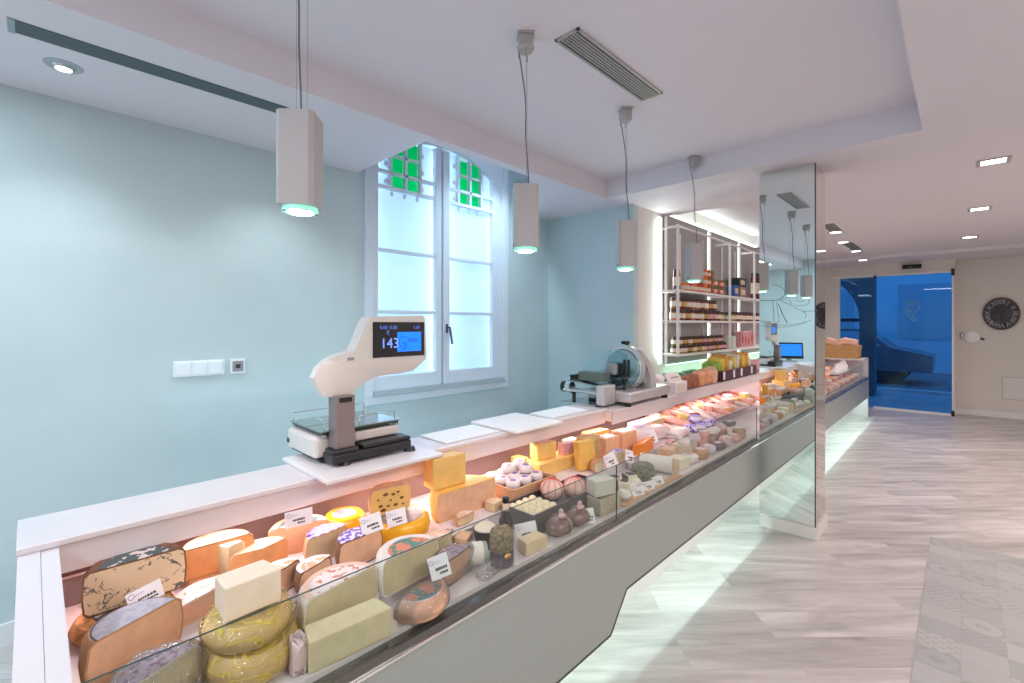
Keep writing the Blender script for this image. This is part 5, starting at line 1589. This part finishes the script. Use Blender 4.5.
bag('white_packet', 'second pale packet right of the white paper packet', (-1.55, 3.06, BACKZ), (0.14, 0.18, 0.085), mat('packet_rose', (0.80, 0.62, 0.62), 0.35, var=0.1), -6)
block('cheese_block', 'pale square block with light lid under the slicer end', (-1.64, 2.99, BACKZ + 0.0), (0.10, 0.16, 0.105), 0, PKW, cat='packet')
block('cheese_block', 'tan flat block beside the light-lidded square packet', (-1.64, 3.18, BACKZ), (0.10, 0.18, 0.105), 0, P_PALE)
bag('white_packet', 'flat pale parcel at the front of the back row beside blue packets', (-1.45, 3.20, BACKZ), (0.10, 0.24, 0.05), PKW, 4)
# front half, towards the pillar
FR = [
    (-1.20, 2.66, .09, .11, .06, 'white', 'wedge of creamy white cheese'), (-1.31, 2.76, .09, .12, .075, 'peach', 'peach-coloured block'),
    (-1.19, 2.80, .08, .10, .055, 'pack', 'white paper parcel'), (-1.30, 2.93, .10, .12, .07, 'white', 'thick ivory cheese piece'),
    (-1.18, 2.93, .08, .10, .06, 'round', 'round tan cheese with grey base'), (-1.19, 3.07, .09, .12, .055, 'mauve', 'pale mauve tub'),
    (-1.31, 3.08, .09, .11, .08, 'pack', 'pale pink wrapped parcel'), (-1.18, 3.22, .08, .12, .045, 'dark', 'dark-edged flat packet'),
    (-1.30, 3.24, .10, .13, .07, 'pink', 'pink wrapped parcel'), (-1.18, 3.37, .09, .12, .06, 'rose', 'rose meat packet'),
    (-1.30, 3.40, .10, .13, .08, 'rose', 'tall rose meat packet'), (-1.18, 3.52, .09, .12, .05, 'pink', 'flat pink meat packet'),
    (-1.29, 3.55, .10, .13, .07, 'tan', 'tan sliced meat packet'), (-1.19, 3.67, .09, .11, .07, 'tan', 'tan packet touching the pillar side'),
]
FM = dict(white=P_WHITE, peach=P_PEACH, pack=PKW, mauve=mat('tub_mauve', (0.66, 0.55, 0.60), 0.35), dark=mat('packet_dark', (0.20, 0.13, 0.15), 0.3, var=0.5, vscale=30),
          pink=mat('packet_pink', (0.80, 0.42, 0.40), 0.35, var=0.35, vscale=22), rose=mat('packet_roseprint', (0.72, 0.50, 0.50), 0.35, var=0.4, vscale=30), tan=mat('packet_tan', (0.60, 0.38, 0.24), 0.4, var=0.4, vscale=30))
for i, (x, y, a, c, h, k, lab) in enumerate(FR):
    L = lab + (' close to the glass' if x > -1.25 else ' one row behind the glass') + ', counter\'s middle' + (' left' if i % 5 == 0 else '')
    L = lab + (' beside the front glass' if x > -1.25 else ' one row behind the front glass')
    if k == 'round': wheel('tan_round_cheese', L, (x, y, FRONTZ), 0.042, h, 360, 0, R_TAN, None, PKW, .7)
    elif k in ('white', 'peach'): block('cheese_piece', L, (x, y, FRONTZ), (a * .9, c * .9, h), random.uniform(-15, 15), FM[k], R_WHITE)
    else: bag('food_packet', L, (x, y, FRONTZ), (a * .9, c * .88, h), FM[k], random.uniform(-15, 15), m2=PKW if k != 'pack' else PNK)

# upper layer of packets and fillers between the larger pieces
UP = [(-1.255, 2.86, 'pack', 'pale parcel stacked between the ivory piece and peach block'), (-1.245, 3.00, 'mauve', 'mauve packet stacked behind the pale mauve tub'),
      (-1.25, 3.15, 'pink', 'small pink packet stacked beside the dark-edged packet'), (-1.24, 3.30, 'pack', 'white packet stacked between rose meat packets'),
      (-1.25, 3.46, 'rose', 'rose packet stacked between the flat pink and tall rose packets'), (-1.24, 3.60, 'dark', 'dark packet stacked nearest the mirrored pillar')]
for x, y, k, lab in UP: bag('food_packet', lab, (x, y, FRONTZ + 0.088), (0.07, 0.09, 0.035), FM[k], random.uniform(-30, 30), m2=PKW)
FILL = [(-1.375, 2.80, BACKZ - 0.045, .06, .10, .07, 'pack', 'white parcel in the gap in front of the orange wedge'), (-1.38, 2.95, BACKZ - 0.045, .06, .11, .075, 'pink', 'pink parcel in the gap right of the orange wedge'),
        (-1.37, 3.14, BACKZ - 0.045, .06, .12, .06, 'pack', 'pale parcel in the gap before the blue pots'), (-1.375, 2.44, BACKZ - 0.045, .05, .08, .05, 'mauve', 'mauve packet in front of the pale lettered wedge'),
        (-1.665, 3.05, BACKZ, .01, .01, .01, 'pack', '')]
for x, y, z, a, c, h, k, lab in FILL:
    if lab: bag('food_packet', lab, (x, y, z), (a, c, h), FM[k], random.uniform(-8, 8), m2=PNK)
wheel('cheese_wedge', 'wrapped brown-rinded wedge between yellow waxed wheel and large yellow half', (-1.385, 1.09, BACKZ - 0.045), 0.05, 0.05, 150, 20, R_BROWN, P_PEACH, L_PINK, 0.9, M_FILM)
wheel('cheese_wedge', 'low tan wedge in front of the large deep yellow half', (-1.42, 1.215, BACKZ), 0.05, 0.035, 160, 10, R_TAN, P_PALE, L_WOODEN, 0.9)
bag('film_parcel', 'crumpled pink-white film parcel between yellow-wrapped rounds and ivory block', (-1.165, 0.452, FRONTZ), (0.05, 0.035, 0.08), mat('packet_rose', (0, 0, 0)), 0, jit=0.3, m2=M_FILM)
bag('film_parcel', 'crumpled film parcel behind the low film-wrapped half cheese', (-1.30, 0.965, FRONTZ), (0.05, 0.04, 0.06), mat('packet_rose', (0, 0, 0)), 20, jit=0.3)
block('cheese_piece', 'small peach piece behind the dark tapered tub', (-1.35, 1.135, FRONTZ), (0.05, 0.07, 0.05), 30, P_PEACH, R_TAN)
block('cheese_piece', 'small pale piece left of the wooden crate', (-1.45, 1.39, BACKZ), (0.05, 0.06, 0.04), 10, P_PALE, R_PEACH)
block('yellow_cheese_block', 'yellow block lying behind the far end of the wooden crate', (-1.72, 1.84, BACKZ), (0.08, 0.06, 0.08), -5, P_YELLOW)

# blue and white packets
M_BLUEP = veined_mat('blue_white_print', (0.80, 0.80, 0.92), (0.07, 0.05, 0.62), 30, 0.5, 0.11, 0.3)
bp = None
for i, (x, y, z) in enumerate(((-1.44, 3.40, 0), (-1.40, 3.50, 0), (-1.46, 3.52, .052), (-1.42, 3.62, 0), (-1.41, 3.70, .0), (-1.43, 3.42, .052))):
    if i > 4: continue
    L = ('upper blue and white round pot on the pot group before the meats' if z > 0 else 'blue and white round pot standing before the pink meats')
    if bp is None: bp = wheel('blue_pot', L, (x, y, BACKZ + z), 0.042, 0.05, 360, 0, M_BLUEP, None, mat('pot_lid_violet', (0.35, 0.30, 0.75), 0.35), .98, grp='blue pots on the tray')
    else: dup(bp, (x, y, BACKZ + z), i, L, 'blue pots on the tray' if z == 0 else 'blue pot on top')

# cured meats and trays behind
MEATS = [mat('meat_pink', (0.80, 0.40, 0.34), 0.35, var=0.35, vscale=16), mat('meat_rose', (0.84, 0.56, 0.50), 0.35, var=0.25, vscale=16), mat('meat_orange', (0.85, 0.34, 0.12), 0.4, var=0.4, vscale=20),
         mat('meat_white', (0.86, 0.72, 0.68), 0.35, var=0.15, vscale=16), mat('meat_deep', (0.42, 0.10, 0.08), 0.35, var=0.4, vscale=20), mat('meat_yellow', (0.86, 0.62, 0.22), 0.4, var=0.3, vscale=20)]
MN = ['pink', 'rose', 'orange', 'whitish', 'dark red', 'yellow']
k = 0
b = B(); prism(b, [(-1.80, 0.7015), (-1.48, 0.7015), (-1.48, 0.71), (-1.80, 0.755)], 'y', 3.36, 5.3)
tag(obj('sloped_tray', b, M_TRAY), 'sloped white tray under the cured meats at the back', 'tray')
for r_ in range(4):
    for c_ in range(11):
        x = -1.745 + r_ * 0.078
        y = 3.42 + c_ * 0.165 + (r_ % 2) * 0.05
        z = 0.762 - (x + 1.80) * 0.14
        mi = [3, 1, 0, 2, 1, 3, 0, 5, 4, 1, 0][(c_ + r_ * 3) % 11]
        if c_ > 8: mi = [4, 4, 5, 0][r_]
        long_ = (c_ + r_) % 3 != 0
        nm = 'cured_sausage' if long_ and mi in (0, 1, 3) else 'meat_pack'
        L = '%s %s on the sloped tray, %s row %s' % (MN[mi], 'cured sausage' if nm == 'cured_sausage' else 'meat pack', ('rear', 'second', 'third', 'front')[r_],
                                                       ('at its near end', 'near its start', 'near its start', 'before the middle', 'before the middle', 'around its middle', 'around its middle', 'past the middle', 'past the middle', 'towards its far end', 'at its far end')[c_])
        g = 'cured meats, %s %s %d' % (MN[mi], nm, r_)
        if nm == 'cured_sausage':
            t = thing(nm, L, 'sausage', (x, y, z + 0.012), 0, g)
            t.rotation_euler = (random.uniform(-.1, .1), 0.14, random.uniform(-0.4, 0.4) - 0.2)
            b = B()
            prof = [(0, 0), (.012, .004), (.021, .02), (.023, .06), (.023, .13), (.020, .165), (.010, .18), (0, .184)]
            lathe(b, prof, 14); bmesh.ops.rotate(b, matrix=Matrix.Rotation(PI / 2, 4, 'Y'), verts=b.verts, cent=(0, 0, 0)); bmesh.ops.translate(b, vec=(-.09, 0, .018), verts=b.verts)
            obj('casing', b, MEATS[mi], t, 60)
            b = B(); ball(b, (.098, 0, .018), (.008, .005, .005), 1); obj('knot', b, M_CARD, t)
        else:
            t = bag(nm, L, (x, y, z + 0.004), (0.085, 0.12, 0.032 + 0.012 * ((c_ * r_) % 3)), MEATS[mi], random.uniform(-30, 30), grp=g, cat='meat', m2=PKW if (c_ + r_) % 4 == 0 else None)
            t.rotation_euler = (0, 0.14, t.rotation_euler[2])

# things on the worktop ledge beyond the slicer
t = carton('white carton with dark cow silhouette and dotted top at slicer\'s right', (-1.66, 3.62, 0.951), (0.10, 0.22, 0.085), mat('carton_white', (0.84, 0.78, 0.78), 0.45), 0, name='cow_carton')
b = B(); ball(b, (0.0515, 0.0, .045), (.002, .05, .022), 2); ball(b, (.0515, .055, .055), (.002, .018, .014), 2)
for y in (-.035, -.02, .02, .035): bx(b, .0505, .0525, y - .005, y + .005, .01, .035)
obj('cow_print', b, mat('print_brown', (0.14, 0.06, 0.06), 0.5), t)
t.children[1].scale = (1, 0.01, 0.01)
b = B(); box(b, (-0.02, 0, .117), (.012, .23, .075), rot=Matrix.Rotation(-0.5, 4, 'Y')); obj('open_flap', b, mat('carton_white', (0, 0, 0)), t)
b = B()
for i in range(5): box(b, (-0.008, -.06 + i * .03, .118), (.003, .014, .008), rot=Matrix.Rotation(-0.5, 4, 'Y'))
obj('lettering', b, M_INK, t)
bag('white_bag', 'crumpled white paper bag between slicer and cow carton', (-1.74, 3.46, 0.951), (0.10, 0.12, 0.14), mat('bag_white', (0.84, 0.80, 0.80), 0.5), 10, cat='bag', jit=0.2)
GREENB = mat('herb_green', (0.10, 0.30, 0.14), 0.6, var=0.6, vscale=30)
for i in range(4):
    bag('herb_bunch', 'bunch of green herbs lying on the ledge behind the bread parcels', (-1.85, 3.92 + i * 0.17, 0.951), (0.11, 0.13, 0.10), GREENB, i * 20, cat='herbs', grp='green herb bunches', jit=0.4)
BR = [mat('bread_brown', (0.36, 0.12, 0.06), 0.5, var=0.4, vscale=20), mat('bread_orange', (0.80, 0.38, 0.20), 0.5, var=0.25, vscale=20), mat('bread_peach', (0.85, 0.52, 0.34), 0.5, var=0.2, vscale=20)]
for i in range(5):
    bag('bread_parcel', ('brown', 'brown', 'orange', 'orange', 'peach')[i] + ' bread parcel on the ledge, ' + ('nearest', 'second', 'third', 'fourth', 'furthest')[i] + ' of the five', (-1.68, 3.84 + i * 0.14, 0.951), (0.11, 0.11, 0.11 + 0.01 * i), BR[(0, 0, 1, 1, 2)[i]], i * 11, cat='bread', jit=0.12)
# dark crate with yellow pouches
ck = thing('dark_crate', 'low dark crate with white tags holding yellow fruit pouches on the ledge', 'crate', (-1.74, 5.05, 0.951))
b = B()
bx(b, -.12, .12, -.50, .50, 0, .01)
for (x0, x1, y0, y1) in ((-.12, -.108, -.5, .5), (.108, .12, -.5, .5), (-.108, .108, -.5, -.488), (-.108, .108, .488, .5)): bx(b, x0, x1, y0, y1, 0.01, 0.10)
obj('crate_body', b, mat('crate_plum', (0.08, 0.03, 0.05), 0.4), ck)
for y in (-.47, -.2, .02, .34):
    b = B(); bx(b, .1205, .122, y - .025, y + .025, .02, .095); obj('white_tag', b, M_CARD, ck)
YP = [mat('pouch_yellow', (0.82, 0.62, 0.08), 0.3, var=0.35, vscale=18), mat('pouch_amber', (0.80, 0.36, 0.06), 0.3, var=0.35, vscale=18), mat('pouch_white', (0.82, 0.78, 0.70), 0.3, var=0.2, vscale=18), mat('pouch_lime', (0.40, 0.60, 0.10), 0.3, var=0.4, vscale=18)]
for i in range(10):
    m_ = YP[(3, 0, 1, 2, 0, 2, 1, 0, 1, 2)[i]]
    bag('fruit_pouch', ('lime', 'yellow', 'amber', 'white', 'yellow', 'white', 'amber', 'yellow', 'amber', 'white')[i] + ' pouch standing in the dark crate on the ledge', (-1.74, 4.605 + i * 0.098, 0.962), (0.16, 0.088, 0.17 + 0.03 * (i % 3)), m_, 0, grp='pouches in the dark crate', jit=0.16)
for i in range(4):
    bag('pink_packet', 'pink packet on the ledge beyond the dark crate', (-1.74, 5.68 + i * 0.16, 0.951), (0.15, 0.14, 0.13), PNK, i * 7, grp='pink packets beyond the crate', jit=0.1)

# second stretch of the counter beyond the pillar
k = 0
for r_ in range(4):
    for c_ in range(14):
        x, y = -1.18 - r_ * 0.115, 6.25 + c_ * 0.20
        if y > 8.93: continue
        mi = (c_ * 3 + r_ * 5) % 4
        bag('meat_tray', MN[mi] + ' meat tray behind the glass beyond the mirrored pillar', (x, y, FRONTZ + 0.005), (0.10, 0.17, 0.07 + 0.03 * r_), MEATS[mi], (c_ * 13 % 7) - 3, cat='meat', grp='%s meat trays beyond the pillar' % MN[mi], jit=0.05)
fb = None
for i in range(5):
    loc = (-1.30, 8.1 + i * 0.17, 0.79)
    if i == 0:
        b = B(); bx(b, -1.37, -1.23, 8.0, 8.92, FRONTZ + 0.12, 0.789); tag(obj('meat_shelf', b, M_TRAY), 'narrow white riser carrying the row of white bottles', 'shelf')
        fb = thing('white_bottle', 'x', 'bottle', loc)
        b = B(); lathe(b, [(0, 0), (.04, 0), (.042, .01), (.042, .07), (.018, .10), (.016, .12), (0, .12)], 18); obj('body', b, M_CARD, fb, 40)
        b = B(); cyl(b, (0, 0, .121), (0, 0, .135), .018, seg=14); obj('cap', b, M_CARD, fb)
        fb['label'] = 'small white bottle in the row behind the far glass'; fb['group'] = 'white bottles at the far end'
    else: dup(fb, loc)
# basket
bk = thing('wicker_basket', 'square wicker basket with pink paper on the far end of the counter', 'basket', (-1.42, 9.2, 0.951))
b = B(); prism(b, [(-.25, 0), (.25, 0), (.27, .21), (-.27, .21)], 'y', -.16, .16); obj('basket_body', b, M_WICKER, bk)
b = B()
for z in (.03, .08, .13, .18): bx(b, -.268, .268, -.166, -.161, z, z + .02)
obj('woven_band', b, M_WICKER, bk)
for i, (x, z, a) in enumerate(((-.12, .21, .3), (.02, .21, -.4), (.15, .21, .2))):
    b = B(); box(b, (x, 0, z + .05), (.17, .14, .10), rot=Matrix.Rotation(a, 4, 'Y'), bev=.02); obj('pink_paper', b, mat('paper_pink', (0.82, 0.52, 0.42), 0.5, var=0.15), bk)
for i in range(2):
    b = B(); lathe(b, [(0, 0), (.045, 0), (.045, .2), (.016, .27), (.015, .33), (0, .33)], 16)
    o = tag(obj('dark_bottle', b, mat('wine_red', (0, 0, 0)), None, 40), ('nearer' if i == 0 else 'further') + ' dark wine bottle standing left of the wicker basket', 'bottle'); o.location = (-1.80, 9.10 + i * .15, 0.951)

# checkout terminal seen only in the mirror
ds = thing('checkout_desk', 'small white checkout desk beyond the near end of the counter', 'desk', (-1.95, -0.45, 0))
b = B(); bx(b, -.35, .35, -.30, .30, .88, .91, .003); obj('desk_top', b, M_TOP, ds)
b = B(); bx(b, -.33, .33, -.28, .28, 0, .88); obj('desk_body', b, M_WHITE, ds)
ps = thing('touch_terminal', 'touch-screen till with blue display on the checkout desk', 'till', (-1.86, -0.36, 0.911), math.radians(160))
b = B(); bx(b, -.10, .10, -.08, .10, 0, .05, .01); bx(b, -.03, .03, .0, .04, .05, .12); obj('stand', b, mat('till_grey', (0.45, 0.50, 0.52), 0.4), ps)
Rt = Matrix.Rotation(-0.35, 4, 'X')
b = B(); box(b, (0, 0, .19), (.36, .03, .25), rot=Rt, bev=.008); mon = obj('monitor', b, M_BLACK, ps)
b = B(); box(b, (0, -.0165, .20), (.32, .004, .185), rot=Rt); obj('blue_display', b, mat('till_blue', (0, .1, .6), .3, emit=(0.02, 0.25, 0.95), es=1.0), mon)
b = B()
for x in (-.08, .06): box(b, (x, .018, .10), (.07, .006, .012), rot=Rt)
obj('buttons', b, M_GREYPL, mon)

# ------------------------------------------------------------------ curves and lettering become meshes
bpy.context.view_layer.update()
dg = bpy.context.evaluated_depsgraph_get()
cache = {}
for o in [o for o in SC.objects if o.type in ('CURVE', 'FONT')]:
    if o.data.name not in cache:
        cache[o.data.name] = bpy.data.meshes.new_from_object(o.evaluated_get(dg))
swap = []
for o in [o for o in SC.objects if o.type in ('CURVE', 'FONT')]:
    nm = o.name
    n = bpy.data.objects.new('tmp', cache[o.data.name])
    COL.objects.link(n)
    n.parent = o.parent
    n.location, n.rotation_euler, n.scale = o.location, o.rotation_euler, o.scale
    for k_ in o.keys():
        if not k_.startswith('cycles'): n[k_] = o[k_]
    bpy.data.objects.remove(o)
    n.name = nm
